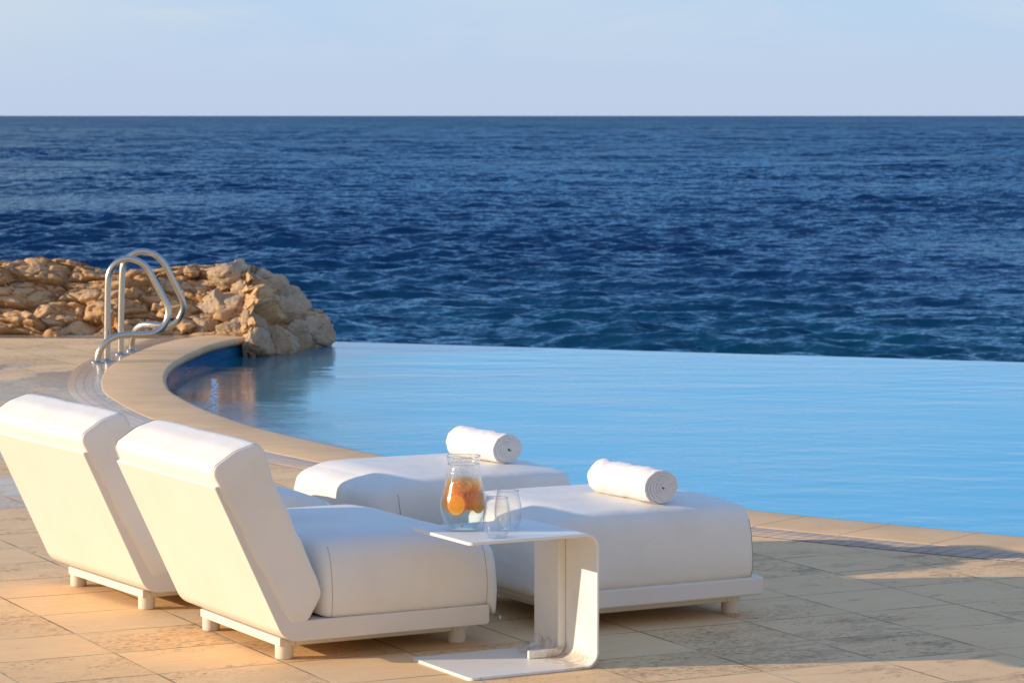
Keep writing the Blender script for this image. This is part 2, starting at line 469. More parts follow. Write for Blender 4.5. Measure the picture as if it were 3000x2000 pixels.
# ------------------------------------------------------------------ generic shapes
def round_poly(pts, n=8):
    """pts: (x, y, radius) -> polyline with rounded corners (closed)"""
    out = []
    k = len(pts)
    for i in range(k):
        p = np.array(pts[i][:2], float); r = pts[i][2]
        a = np.array(pts[i - 1][:2], float); b = np.array(pts[(i + 1) % k][:2], float)
        if r <= 0: out.append(tuple(p)); continue
        u = (a - p) / np.linalg.norm(a - p); v = (b - p) / np.linalg.norm(b - p)
        ang = math.acos(np.clip(u @ v, -1, 1))
        d = min(r / math.tan(ang / 2), 0.48 * np.linalg.norm(a - p), 0.48 * np.linalg.norm(b - p))
        rr = d * math.tan(ang / 2)
        bis = (u + v) / np.linalg.norm(u + v)
        c = p + bis * (rr / math.sin(ang / 2))
        s = p + u * d - c; e = p + v * d - c
        a0 = math.atan2(s[1], s[0]); a1 = math.atan2(e[1], e[0])
        da = (a1 - a0 + math.pi) % (2 * math.pi) - math.pi
        for j in range(n + 1):
            t = a0 + da * j / n
            out.append((c[0] + rr * math.cos(t), c[1] + rr * math.sin(t)))
    return out

def prism(poly, s0, s1, axes):
    """extrude closed 2D poly; axes maps (a, b, s) -> xyz"""
    n = len(poly)
    v = [axes(a, b, s0) for a, b in poly] + [axes(a, b, s1) for a, b in poly]
    f = [[i, (i + 1) % n, n + (i + 1) % n, n + i] for i in range(n)]
    f += [list(range(n))[::-1], list(range(n, 2 * n))]
    return v, f

def fix_normals(o):
    bm = bmesh.new(); bm.from_mesh(o.data)
    bmesh.ops.recalc_face_normals(bm, faces=bm.faces)
    bm.to_mesh(o.data); bm.free()
    return o

def catmull(P, n=8):
    P = [np.array(p, float) for p in P]
    out = []
    for i in range(len(P) - 1):
        p0 = P[i - 1] if i else 2 * P[0] - P[1]
        p1, p2 = P[i], P[i + 1]
        p3 = P[i + 2] if i + 2 < len(P) else 2 * P[-1] - P[-2]
        for j in range(n):
            t = j / n
            out.append(0.5 * ((2 * p1) + (-p0 + p2) * t + (2 * p0 - 5 * p1 + 4 * p2 - p3) * t * t + (-p0 + 3 * p1 - 3 * p2 + p3) * t ** 3))
    out.append(P[-1])
    return np.array(out)

def tube(path, r, seg=16, closed=False, caps=True):
    P = np.array(path, float); n = len(P)
    if closed: T = np.roll(P, -1, 0) - np.roll(P, 1, 0)
    else:
        T = np.gradient(P, axis=0)
    T /= np.linalg.norm(T, axis=1)[:, None] + 1e-12
    ref = np.array([0.3, 0.2, 0.93]);
    if abs(T[0] @ ref) > 0.9: ref = np.array([1.0, 0.1, 0.0])
    N = ref - T[0] * (T[0] @ ref); N /= np.linalg.norm(N)
    V = []; rr = r if hasattr(r, '__len__') else [r] * n
    for i in range(n):
        N = N - T[i] * (T[i] @ N); N /= np.linalg.norm(N)
        B = np.cross(T[i], N)
        for k in range(seg):
            a = 2 * math.pi * k / seg
            V.append(P[i] + rr[i] * (math.cos(a) * N + math.sin(a) * B))
    F = []
    m = n if closed else n - 1
    for i in range(m):
        for k in range(seg):
            a = i * seg + k; b = i * seg + (k + 1) % seg
            c = ((i + 1) % n) * seg + (k + 1) % seg; d = ((i + 1) % n) * seg + k
            F.append([a, b, c, d])
    if caps and not closed:
        F.append(list(range(seg))[::-1]); F.append(list(range((n - 1) * seg, n * seg)))
    return np.array(V), F

def lathe(prof, seg=64, mod=None, caps=True):
    V = []; F = []
    n = len(prof)
    for i, (r, z) in enumerate(prof):
        for k in range(seg):
            a = 2 * math.pi * k / seg
            q = (r * math.cos(a), r * math.sin(a), z)
            V.append(mod(q, a, i) if mod else q)
    for i in range(n - 1):
        for k in range(seg):
            a = i * seg + k; b = i * seg + (k + 1) % seg
            F.append([a, b, b + seg, a + seg])
    if caps: F.append(list(range(seg))[::-1]); F.append(list(range((n - 1) * seg, n * seg)))
    return V, F

def resample(poly, n):
    P = np.array(list(poly) + [poly[0]], float)
    d = np.r_[0, np.cumsum(np.linalg.norm(np.diff(P, axis=0), axis=1))]
    s = np.linspace(0, d[-1], n, endpoint=False)
    return np.c_[np.interp(s, d, P[:, 0]), np.interp(s, d, P[:, 1])]

def cushion(name, prof, s0, s1, axes, b0, b1, puff, parent, warp=None, seed=0, N=140, seam_ends=(0, 1), pinch=0.004, seam_mask=None, seam_r=0.0011, seam_out=0.0008):
    """soft cushion: closed 2D profile swept from s0 to s1 with puffy end panels b0 / b1, seams where panels meet"""
    P = resample(prof, N)
    c = P.mean(0)
    Tn = np.roll(P, -1, 0) - np.roll(P, 1, 0)
    Nn = np.c_[Tn[:, 1], -Tn[:, 0]]; Nn /= np.linalg.norm(Nn, axis=1)[:, None]
    if ((P - c) * Nn).sum() < 0: Nn = -Nn
    rings = []
    arc = np.r_[0, np.cumsum(np.linalg.norm(np.diff(P, axis=0), axis=1))]
    def pk(o, w):
        z = np.zeros(N)
        a = fbm(np.c_[arc * 26, z + o + seed, z], 2, seed + o) * smooth(fbm(np.c_[arc * 5, z + o, z], 2, seed + 7 + o), -0.25, 0.5)
        return a * (0.0042 if pinch > 0.002 else 0.0022) * w
    ks = [0.06, 0.2, 0.36, 0.52, 0.66, 0.78, 0.87, 0.93, 0.965, 0.985, 0.996]
    for k in ks:
        rings.append((s0 - b0 * (1 - k ** 10) ** 0.5, c + (P - c) * k + Nn * (pk(0, 1) * smooth(np.array([k]), 0.75, 0.98))[:, None]))
    L = s1 - s0
    for t in np.r_[0, 0.004, 0.012, 0.03, 0.06, np.linspace(0.1, 0.9, 25), 0.94, 0.97, 0.988, 0.996, 1]:
        q = puff * (1 - abs(2 * t - 1) ** 5) + pinch * (1 - math.exp(-min(t, 1 - t) * L / 0.006)) - pinch
        e0, e1 = t * L, (1 - t) * L
        rings.append((s0 + L * t, P + Nn * (q + pk(0, math.exp(-e0 / 0.030)) + pk(50, math.exp(-e1 / 0.030)))[:, None]))
    for k in ks[::-1]:
        rings.append((s1 + b1 * (1 - k ** 10) ** 0.5, c + (P - c) * k + Nn * (pk(50, 1) * smooth(np.array([k]), 0.75, 0.98))[:, None]))
    V = np.array([axes(a, b, s) for s, q in rings for a, b in q])
    def fin(V):
        if warp is not None: V = warp(V)
        return V
    V = fin(V)
    d = fbm(V * 5.5 + seed * 3.1, 3, seed) * 0.0020 + fbm(V * 22 + seed, 2, seed + 5) * 0.0006
    cc = V.mean(0)
    dirn = V - cc; dirn /= np.linalg.norm(dirn, axis=1)[:, None]
    V = V + dirn * d[:, None]
    F = []
    n = len(rings)
    for i in range(n - 1):
        for k in range(N):
            a = i * N + k; b = i * N + (k + 1) % N
            F.append([a, b, b + N, a + N])
    F.append(list(range(N))[::-1]); F.append(list(range((n - 1) * N, n * N)))
    o = fix_normals(add(name, V, F, M['vinyl'], parent))
    for e in seam_ends:
        i = len(ks) if e == 0 else n - 1 - len(ks)
        ring = V[i * N:(i + 1) * N]
        cr = ring.mean(0); rd = ring - cr; rd /= np.linalg.norm(rd, axis=1)[:, None]
        ring = ring + rd * seam_out
        mk = seam_mask(ring) if seam_mask else np.ones(N, bool)
        if mk.all():
            sv, sf = tube(ring, seam_r, 6, closed=True)
        else:
            st = int(np.argmin(mk)); idx = [(st + j) % N for j in range(N)]
            sv = []; sf = []; run = []; base = 0
            for j in idx + [st]:
                if mk[j] and j != st: run.append(ring[j]); continue
                if len(run) > 3:
                    tv, tf = tube(run, seam_r, 6); sv.append(tv); sf += [[q + base for q in f] for f in tf]; base += len(tv)
                run = []
            sv = np.concatenate(sv)
        add('seam', sv, sf, M['seam'], o)
    return o

# ------------------------------------------------------------------ loungers
AX = R(28.5)
def A_(x, y, z): return (x, y, z)
XZ = lambda a, b, s: (a, s, b)     # profile in x-z, swept along y
YZ = lambda a, b, s: (s, a, b)     # profile in y-z, swept along x
Y0, Y1 = -0.12, 0.71               # near and far side of a lounger; a rear leg stands at (0, 0)

def legs_and_rails(root, xs, ys):
    for x in xs:
        for y in ys:
            V, F = lathe([(0.0265, 0.0), (0.029, 0.004), (0.029, 0.050), (0.031, 0.066)], 28)
            V = [(x + a, y + b, c) for a, b, c in V]
            add('leg', V, F, M['paint'], root)
    z0, z1, w = 0.042, 0.070, 0.028
    x0, x1 = xs; y0, y1 = ys
    bars = [((x0 - w, y0 - w), (x0 + w, y1 + w)), ((x1 - w, y0 - w), (x1 + w, y1 + w)),
            ((x0 + w, y0 - w), (x1 - w, y0 + w)), ((x0 + w, y1 - w), (x1 - w, y1 + w))]
    for (a, b), (c, d) in bars:
        poly = [(a, b), (c, b), (c, d), (a, d)]
        V, F = prism(poly, z0, z1, lambda p, q, s: (p, q, s))
        bevel(fix_normals(add('base_rail', V, F, M['paint'], root)), 0.004, 2)

def seat_profile(y0, y1, zb, zs, crown):
    """closed profile (y, z) of a soft seat: straight sides, tight shoulder, gently crowned top"""
    half = [(0.006, zb), (0.0, zb + 0.02), (-0.004, zb + 0.07), (0.0, zs - 0.118), (0.010, zs - 0.066), (0.022, zs - 0.036), (0.040, zs - 0.015), (0.066, zs - 0.004), (0.11, zs + 0.001)]
    W = y1 - y0
    L = [(y0 + e, z) for e, z in half]
    mid = [(y0 + W * t, zs + 0.002 + crown * (1 - abs(2 * t - 1) ** 2.6)) for t in (0.25, 0.35, 0.45, 0.55, 0.65, 0.75)]
    Rr = [(y1 - e, z) for e, z in half[::-1]]
    return [tuple(p) for p in catmull(L + mid + Rr, 5)]

def make_chair():
    root = empty('lounge_chair')
    # L shaped shell: seat tray and leaning back, one bent panel
    poly = round_poly([(-0.283, 0.568, 0.004), (-0.051, 0.072, 0.075), (0.668, 0.072, 0.012), (0.668, 0.136, 0.010), (-0.021, 0.136, 0.018), (-0.232, 0.587, 0.010)], 10)
    V, F = prism(poly, Y0, Y1, XZ)
    bevel(fix_normals(add('frame', V, F, M['paint'], root)), 0.013, 5)
    # back cushion: fills the shell and laps over its top edge
    bp = round_poly([(-0.030, 0.118, 0.02), (0.030, 0.132, 0.03), (0.077, 0.212, 0.035), (0.062, 0.262, 0.08), (-0.088, 0.585, 0.12), (-0.112, 0.672, 0.05), (-0.140, 0.699, 0.022),
                     (-0.215, 0.676, 0.10), (-0.281, 0.634, 0.016), (-0.288, 0.612, 0.012), (-0.2635, 0.548, 0.006)], 6)
    cushion('back_cushion', bp, Y0 + 0.005, Y1 - 0.005, XZ, 0.013, 0.013, 0.006, root, seed=3, seam_mask=lambda r: (r[:, 2] > 0.56) & (r[:, 0] < -0.105), seam_r=0.0016, seam_out=0.0026)
    # seat cushion
    sp = seat_profile(Y0 + 0.004, Y1 - 0.004, 0.137, 0.381, 0.003)
    def warp(V):
        x = V[:, 0]; z = V[:, 2]
        top = smooth(z, 0.16, 0.37)
        z = z - top * (0.056 * smooth(x, 0.50, 0.75) + 0.010 * smooth(x, 0.2, 0.0))
        z = z - 0.045 * smooth(x, 0.665, 0.70) * (1 - smooth(V[:, 2], 0.13, 0.30))
        return np.c_[x, V[:, 1], z]
    sc = cushion('seat_cushion', sp, 0.112, 0.660, YZ, 0.045, 0.068, 0.004, root, warp=warp, seed=8, pinch=0.0008, seam_mask=lambda r: r[:, 2] < 0.36, seam_r=0.0005)
    zp = [(0.700, Y0 + 0.03, 0.098), (0.716, Y0 + 0.05, 0.094), (0.722, 0.3, 0.090), (0.716, Y1 - 0.05, 0.094)]
    V, F = tube(catmull(zp, 8), 0.0035, 8)
    add('zipper', V, F, M['zip'], sc)
    V, F = tube(catmull([(0.716, Y0 + 0.05, 0.093), (0.726, Y0 + 0.044, 0.088), (0.730, Y0 + 0.042, 0.078)], 5), 0.003, 8)
    add('zipper_pull', V, F, M['paint'], sc)
    legs_and_rails(root, (0.0, 0.61), (0.0, 0.59))
    return root

def make_ottoman():
    root = empty('ottoman')
    poly = round_poly([(-0.725, 0.074, 0.020), (0.062, 0.074, 0.012), (0.062, 0.137, 0.008), (-0.725, 0.137, 0.008)], 6)
    V, F = prism(poly, Y0, Y1, XZ)
    bevel(fix_normals(add('frame', V, F, M['paint'], root)), 0.012, 5)
    sp = seat_profile(Y0 + 0.004, Y1 - 0.004, 0.139, 0.384, 0.005)
    def warp(V):
        x = V[:, 0]; z = V[:, 2]
        top = smooth(z, 0.16, 0.37)
        z = z - top * (0.030 * smooth(x, -0.62, -0.80)) - top * 0.006 * smooth(x, -0.15, 0.03)
        z = z - 0.040 * smooth(x, -0.735, -0.765) * (1 - smooth(V[:, 2], 0.13, 0.30))
        return np.c_[x, V[:, 1], z]
    cushion('seat_cushion', sp, -0.700, 0.014, YZ, 0.086, 0.010, 0.005, root, warp=warp, seed=21, pinch=0.0008, seam_mask=lambda r: r[:, 2] < 0.34, seam_r=0.0008)
    legs_and_rails(root, (-0.62, 0.0), (0.0, 0.59))
    return root

A3 = np.array([math.cos(AX), math.sin(AX), 0]); W3 = np.array([-math.sin(AX), math.cos(AX), 0])
CH = np.array([-0.716, 9.287, 0.0]); OT = np.array([0.747, 10.155, 0.0])

def recentre(root, off, label, group, cat):
    """shift the parts so that the empty sits at the middle of the thing's base"""
    for ch in [o for o in scene.objects if o.parent == root]:
        ch.location = (-off[0], -off[1], 0)
    return tag(root, label, cat, group)

chair = recentre(make_chair(), (0.30, 0.295), 'white low lounge chair nearest the camera, its front behind the side table', 'white lounge chairs on the deck', 'lounge chair')
ott = recentre(make_ottoman(), (-0.31, 0.295), 'white square ottoman behind the side table, with nearer rolled towel', 'white ottomans on the deck', 'ottoman')
def place(o, base, off, da=0.0):
    p = base + A3 * off[0] + W3 * off[1]
    o.location = p; o.rotation_euler = (0, 0, AX + da)
place(chair, CH, (0.30, 0.295)); place(ott, OT, (-0.31, 0.295))
chair2 = copy_tree(chair); ott2 = copy_tree(ott)
chair2['label'] = 'white low lounge chair cut by the left picture edge, behind the other chair'
ott2['label'] = 'white square ottoman nearer the pool, half hidden by the glass pitcher'
place(chair2, CH + W3 * 1.095 - A3 * 0.019 + np.array([-0.030, 0, 0]), (0.30, 0.295), R(3.0)); place(ott2, OT + W3 * 1.09 - A3 * 0.03 + np.array([-0.042, 0, 0]), (-0.31, 0.295))

# ------------------------------------------------------------------ side table (a bent C of sheet metal)
TL, TW, TH, TT = 0.450, 0.400, 0.420, 0.009
TP = (-0.317, 9.255, 0.0)          # far left corner of its base plate
def make_table():
    root = empty('side_table', TP, AX, 'white bent metal C-shaped side table with pitcher and glasses on top', 'side table')
    r = 0.048; n = 10
    def path(off):
        L, z0, z1 = TL - off, off, TH - off
        rr = max(r - off, 0.004)
        pts = [(0.0, z0)]
        for j in range(12): pts.append(((L - rr) * (j + 1) / 13, z0))
        pts += [(L - rr + rr * math.sin(a), z0 + rr - rr * math.cos(a)) for a in np.linspace(0, math.pi / 2, n)]
        for j in range(10): pts.append((L, z0 + rr + (z1 - z0 - 2 * rr) * (j + 1) / 11))
        pts += [(L - rr + rr * math.cos(a), z1 - rr + rr * math.sin(a)) for a in np.linspace(0, math.pi / 2, n)]
        for j in range(12): pts.append(((L - rr) * (1 - (j + 1) / 13), z1))
        pts.append((0.0, z1))
        return pts
    po, pi_ = path(0.0), path(TT)
    K = len(po)
    ys = np.r_[0, 0.002, 0.005, 0.010, 0.016, 0.022, np.linspace(0.05, TW - 0.05, 9), TW - 0.022, TW - 0.016, TW - 0.010, TW - 0.005, TW - 0.002, TW]
    rc = 0.020
    V = []
    for y in ys:
        e = min(y, TW - y)
        tip = rc - math.sqrt(max(rc * rc - (rc - min(e, rc)) ** 2, 0))
        ins = 0.0015 * (1 - min(e / 0.002, 1))     # eased edges
        for k, (a, b) in enumerate(po):
            q = pi_[k]
            a2, b2 = a + (q[0] - a) * ins / TT, b + (q[1] - b) * ins / TT
            V.append((max(a2, tip), -y, b2))
        for k, (a, b) in enumerate(pi_):
            q = po[k]
            a2, b2 = a + (q[0] - a) * ins / TT, b + (q[1] - b) * ins / TT
            V.append((max(a2, tip), -y, b2))
    F = []; S = 2 * K
    for j in range(len(ys) - 1):
        for k in range(K - 1):
            F.append([j * S + k, j * S + k + 1, (j + 1) * S + k + 1, (j + 1) * S + k])
            F.append([j * S + K + k, (j + 1) * S + K + k, (j + 1) * S + K + k + 1, j * S + K + k + 1])
        F.append([j * S, (j + 1) * S, (j + 1) * S + K, j * S + K])
        F.append([j * S + K - 1, j * S + 2 * K - 1, (j + 1) * S + 2 * K - 1, (j + 1) * S + K - 1])
    for j in (0, len(ys) - 1):
        for k in range(K - 1):
            F.append([j * S + k, j * S + k + 1, j * S + K + k + 1, j * S + K + k])
    # material object space has y from 0 to TW away from the near edge: shift so the near edge is y = 0
    o = add('panel', [(x, y + TW, z) for x, y, z in V], F, M['table'], root)
    fix_normals(o)
    o.location = (0, -TW, 0)
    m = o.modifiers.new('es', 'EDGE_SPLIT'); m.split_angle = R(40)
    # stiffening fin up the middle of the upright
    fin = []
    d0, d1 = TT + 0.0005, TT + 0.026
    po2, pi2 = path(d0), path(d1)
    sel = [k for k, (a, b) in enumerate(po2) if (b > TH / 2 and a > TL - 0.02 and b < TH - 0.03) or (b <= TH / 2 and a > TL - 0.165)]
    a = [po2[k] for k in sel]; b = [pi2[k] for k in sel]
    poly = a + b[::-1]
    V, F = prism(poly, -TW * 0.5 - 0.006, -TW * 0.5 + 0.006, XZ)
    bevel(fix_normals(add('stiffener', V, F, M['table'], root)), 0.003, 2, 50)
    return root
table = make_table()

def table_point(u, w):
    """world point on the table top, u along its length, w from its far edge"""
    return np.array(TP) + A3 * u - W3 * w + np.array([0, 0, TH + 0.0004])

# ------------------------------------------------------------------ pitcher, slices, glasses
def crv(pts, n=6):
    return [tuple(p) for p in catmull(pts, n)]

def make_pitcher():
    loc = (-0.150, 9.183, TH + 0.0006)
    root = empty('pitcher', loc, 0, 'glass pitcher of iced water packed with orange slices on the side table', 'pitcher')
    outer = crv([(0.030, 0.0012), (0.0385, 0.0), (0.0415, 0.005), (0.054, 0.023), (0.0635, 0.045), (0.0685, 0.068), (0.0690, 0.086), (0.0655, 0.108), (0.0595, 0.131), (0.0545, 0.153), (0.0498, 0.185), (0.0470, 0.209), (0.0475, 0.214), (0.0492, 0.224), (0.0500, 0.234)], 6)
    inner = crv([(0.0482, 0.2345), (0.0470, 0.224), (0.0442, 0.212), (0.0440, 0.206), (0.0472, 0.183), (0.0520, 0.153), (0.0570, 0.131), (0.0630, 0.108), (0.0665, 0.086), (0.0660, 0.068), (0.0610, 0.047), (0.0515, 0.026), (0.038, 0.0095), (0.010, 0.0075)], 6)
    prof = outer + inner
    def mod(q, a, i):
        x, y, z = q
        s = smooth(np.array(z), 0.205, 0.235) * math.exp(-((a - math.pi * 1.42) / 0.34) ** 2)
        wv = smooth(np.array(z), 0.212, 0.235) * 0.0012 * math.sin(3 * a + 1)
        k = 1 + 0.13 * s
        return (x * k, y * k, z - 0.004 * s + wv)
    V, F = lathe(prof, 72, mod)
    fix_normals(add('body', V, F, M['jug'], root))
    V, F = lathe(crv([(0.001, 0.0095), (0.036, 0.011), (0.051, 0.027), (0.0605, 0.048), (0.0655, 0.068), (0.066, 0.086), (0.0625, 0.108), (0.0565, 0.131), (0.0515, 0.153), (0.0478, 0.178), (0.001, 0.1795)], 6), 64)
    fix_normals(add('water', V, F, M['liquid'], root))
    for rr_, zz, w_ in ((0.0491, 0.2345, 0.0013), (0.0465, 0.2095, 0.0011)):
        ring = []
        for a in np.linspace(0, 2 * math.pi, 72, endpoint=False):
            q = mod((rr_ * math.cos(a), rr_ * math.sin(a), zz), a, 0); ring.append(q)
        V, F = tube(ring, w_, 8, closed=True)
        add('rim', V, F, M['rim'], root)
    return root, np.array(loc)
pitcher, PL = make_pitcher()
pitcher.scale = (1.05, 1.05, 0.985)

def slice_mesh():
    prof_f = [(0.0005, 0.0030), (0.012, 0.0031), (0.0270, 0.0030), (0.0270, -0.0030), (0.012, -0.0031), (0.0005, -0.0030)]
    prof_r = [(0.0270, 0.0031), (0.0288, 0.0032), (0.0302, 0.0022), (0.0306, 0.0), (0.0302, -0.0022), (0.0288, -0.0032), (0.0270, -0.0031)]
    return lathe(prof_f, 48), lathe(prof_r, 48, caps=False)
SF, SR = slice_mesh()
slices = [  # x (right), y (away), z, yaw of the face, pitch, label
    (-0.021, -0.038, 0.083, -30, 4, 'orange slice facing out at the front of the pitcher, its whole face showing'),
    (-0.023, -0.029, 0.097, -32, 8, 'orange slice just behind and above the whole-faced front slice in the pitcher'),
    (-0.023, -0.019, 0.110, -32, 14, 'third orange slice back in the fanned stack at the left of the pitcher'),
    (-0.020, -0.008, 0.120, -32, 20, 'fourth and rearmost orange slice of the fanned stack at the left of the pitcher'),
    (-0.040, 0.004, 0.088, -62, 4, 'orange slice added for the refracted orange at the far left wall of the pitcher'),  # added slice imitating the refracted orange along the left wall
    (0.046, -0.012, 0.088, 58, 2, 'orange slice leaning out against the right wall of the pitcher'),
    (0.034, -0.014, 0.096, 66, -3, 'orange slice on edge, second from the right wall of the pitcher'),
    (0.023, -0.014, 0.099, 68, -4, 'orange slice on edge, third from the right wall of the pitcher'),
    (0.012, -0.012, 0.098, 64, -6, 'orange slice on edge in the middle of the pitcher'),
    (0.006, 0.014, 0.100, 20, 14, 'orange slice standing at the back of the pitcher behind the fanned stack'),
    (-0.004, -0.016, 0.136, -8, 64, 'orange slice tipped almost flat on top of the stack in the pitcher'),
    (0.014, 0.000, 0.143, 24, 60, 'topmost orange slice, leaning up against the right shoulder of the pitcher'),
]
for sx, sy, sz, yaw, pit, lab in slices:
    root = empty('orange_slice', (PL[0] + sx, PL[1] + sy, PL[2] + sz), 0, lab, 'orange slice', 'orange slices in the pitcher')
    root.rotation_euler = (R(90 - pit), 0, R(yaw)); root.scale = (1.12, 1.12, 1.12)
    add('flesh', SF[0], SF[1], M['flesh'], root, smooth=False)
    add('rind', SR[0], SR[1], M['rind'], root)
V, F = lathe(crv([(0.0004, -0.004), (0.0028, -0.002), (0.0034, 0.001), (0.0018, 0.004), (0.0003, 0.0052)], 4), 16)
pp = add('orange_pip', V, F, M['pip'], None)
pp.location = (PL[0] - 0.004, PL[1] - 0.030, PL[2] + 0.0165); pp.rotation_euler = (0.5, 0.3, 0)
tag(pp, 'single pale pip lying at the bottom of the pitcher', 'pip')

def make_tumbler():
    root = empty('tumbler')
    outer = crv([(0.006, 0.0012), (0.026, 0.0), (0.0300, 0.004), (0.0375, 0.020), (0.0418, 0.044), (0.0422, 0.060), (0.0398, 0.085), (0.0362, 0.108), (0.0338, 0.1215)], 6)
    inner = crv([(0.0330, 0.1222), (0.0350, 0.108), (0.0386, 0.085), (0.0409, 0.060), (0.0404, 0.044), (0.0360, 0.022), (0.0270, 0.0085), (0.003, 0.0062)], 6)
    V, F = lathe(outer + inner, 64)
    fix_normals(add('bowl', V, F, M['glass'], root))
    ring = [(0.0334 * math.cos(a), 0.0334 * math.sin(a), 0.1219) for a in np.linspace(0, 2 * math.pi, 64, endpoint=False)]
    V, F = tube(ring, 0.0010, 8, closed=True)
    add('rim', V, F, M['rim'], root)
    return root
g1 = make_tumbler(); g1.location = (-0.046, 9.020, TH + 0.0006)
tag(g1, 'empty stemless glass standing in front of the other glass on the table', 'glass', 'empty glasses beside the pitcher')
g2 = copy_tree(g1); g2.location = (-0.012, 9.190, TH + 0.0006)
g2['label'] = 'empty stemless glass partly hidden behind the front glass on the table'

# ------------------------------------------------------------------ rolled towels
def make_towel(name, a, b, rad, zs, label, seed):
    """roll of terry lying from point a to point b (its near end); the end shows the wound layers"""
    a = np.array(a); b = np.array(b); ax = b - a; L = np.linalg.norm(ax); ax /= L
    th = 0.0088; turns = rad / 0.0108 - 0.2
    NT_, NS = 300, 46
    ph = np.linspace(0, turns * 2 * math.pi, NT_)
    rc = 0.004 + (rad - th / 2 - 0.004) * ph / ph[-1]
    half = th * 0.5
    ph0 = math.pi * 1.55 - ph[-1]
    V = []
    for i in range(NT_):
        t0 = half * min(1.0, (NT_ - 1 - i) / 10 + 0.25)
        for side in (1, -1):
            r = rc[i] + side * t0
            V.append((r * math.cos(ph[i] + ph0), r * math.sin(ph[i] + ph0)))
    loop = np.array(V[0::2] + V[1::2][::-1])      # outer path then inner path back
    n = len(loop)
    # flatten the roll a little and give it a base
    loop[:, 1] *= 0.94; loop[:, 0] *= 1.05
    s = np.r_[np.linspace(0, 0.012, 5), np.linspace(0.02, L - 0.02, NS), np.linspace(L - 0.012, L, 5)]
    P = []
    dist_in = np.r_[np.arange(NT_), np.arange(NT_)[::-1]] / NT_
    for k, sv in enumerate(s):
        e = min(sv, L - sv)
        sh = 1.0
        q = loop.copy()
        q[:, 0] *= 1 + 0.012 * math.sin(sv * 21 + seed); q[:, 1] *= 1 + 0.015 * math.sin(sv * 17 + seed * 2)
        prot = (0.010 * (1 - dist_in) - 0.004) * smooth(np.array([0.03 - e]), 0, 0.03)[0] * (1 if sv > L / 2 else -1)
        P.append(np.c_[np.full(n, sv) + prot + 0.0025 * fbm(np.c_[q * 60, np.full(n, 3.0 + seed)], 2) * smooth(np.array([0.02 - e]), 0, 0.02)[0] , q])
    P = np.concatenate(P)
    nz = fbm(P * 150 + seed, 2, seed) * 0.0012 + fbm(P * 15 + seed, 3, seed + 4) * 0.0042
    r2 = np.sqrt(P[:, 1] ** 2 + P[:, 2] ** 2) + 1e-6
    P[:, 1] += P[:, 1] / r2 * nz; P[:, 2] += P[:, 2] / r2 * nz
    zc = a[2] + 0.86 * rad - 0.004
    ly = np.array([-ax[1], ax[0], 0])
    X = a[None, :2].repeat(len(P), 0)
    lowz = -rad * 0.80
    P[:, 2] = np.where(P[:, 2] < lowz, lowz + (P[:, 2] - lowz) * 0.35, P[:, 2])
    W = np.c_[a[0] + ax[0] * P[:, 0] + ly[0] * P[:, 1], a[1] + ax[1] * P[:, 0] + ly[1] * P[:, 1], zc + P[:, 2]]
    m = len(s)
    F = []
    for i in range(m - 1):
        for k in range(n):
            p = i * n + k; q = i * n + (k + 1) % n
            F.append([p, q, q + n, p + n])
    h = NT_
    for j in (0, m - 1):
        for k in range(NT_ - 1):
            f = [j * n + k, j * n + k + 1, j * n + n - 2 - k, j * n + n - 1 - k]
            F.append(f if j else f[::-1])
    base = (a + b) / 2
    o = add(name, W - base, F, M['towel'])
    o.location = base
    fix_normals(o)
    m2 = o.modifiers.new('es', 'EDGE_SPLIT'); m2.split_angle = R(60)
    return tag(o, label, 'towel', 'rolled white towels on the ottomans')
make_towel('rolled_towel', (0.318, 10.325, 0.398), (0.507, 10.010, 0.396), 0.065, 0, 'rolled white terry towel on the nearer ottoman, right of the glasses', 1)
make_towel('rolled_towel', (-0.200, 11.436, 0.399), (-0.012, 11.155, 0.397), 0.065, 0, 'rolled white terry towel on the far ottoman, just above the pitcher', 4)

# ------------------------------------------------------------------ deck, coping, pool
INNER = [(-1.70, 23.30), (-2.032, 22.816), (-2.216, 22.20), (-2.306, 21.213), (-2.330, 20.337), (-2.276, 19.453), (-2.161, 18.595), (-2.047, 18.071), (-1.830, 17.328), (-1.657, 16.833), (-1.373, 16.132),
         (-0.998, 15.422), (-0.690, 14.900), (-0.30, 14.330), (0.14, 13.760), (0.59, 13.230), (1.019, 12.779), (1.501, 12.380), (2.064, 11.956), (2.75, 11.52), (3.6, 11.08), (4.8, 10.62), (6.5, 10.2), (9.5, 9.9)]
IC = catmull(INNER, 10)
def offset_curve(C, d):
    T = np.gradient(C, axis=0); T /= np.linalg.norm(T, axis=1)[:, None]
    N = np.c_[T[:, 1], -T[:, 0]]         # to the right of travel: pool lies left, deck right
    return C + N * d
if offset_curve(IC, 0.4)[60][0] > IC[60][0]:
    SGN = -1.0
else:
    SGN = 1.0
def OFF(d):
    c = offset_curve(IC, SGN * d)
    k = np.ones(5) / 5
    p = np.pad(c, ((2, 2), (0, 0)), 'edge')
    return np.c_[np.convolve(p[:, 0], k, 'valid'), np.convolve(p[:, 1], k, 'valid')]
ALEN = np.r_[0, np.cumsum(np.linalg.norm(np.diff(IC, axis=0), axis=1))]

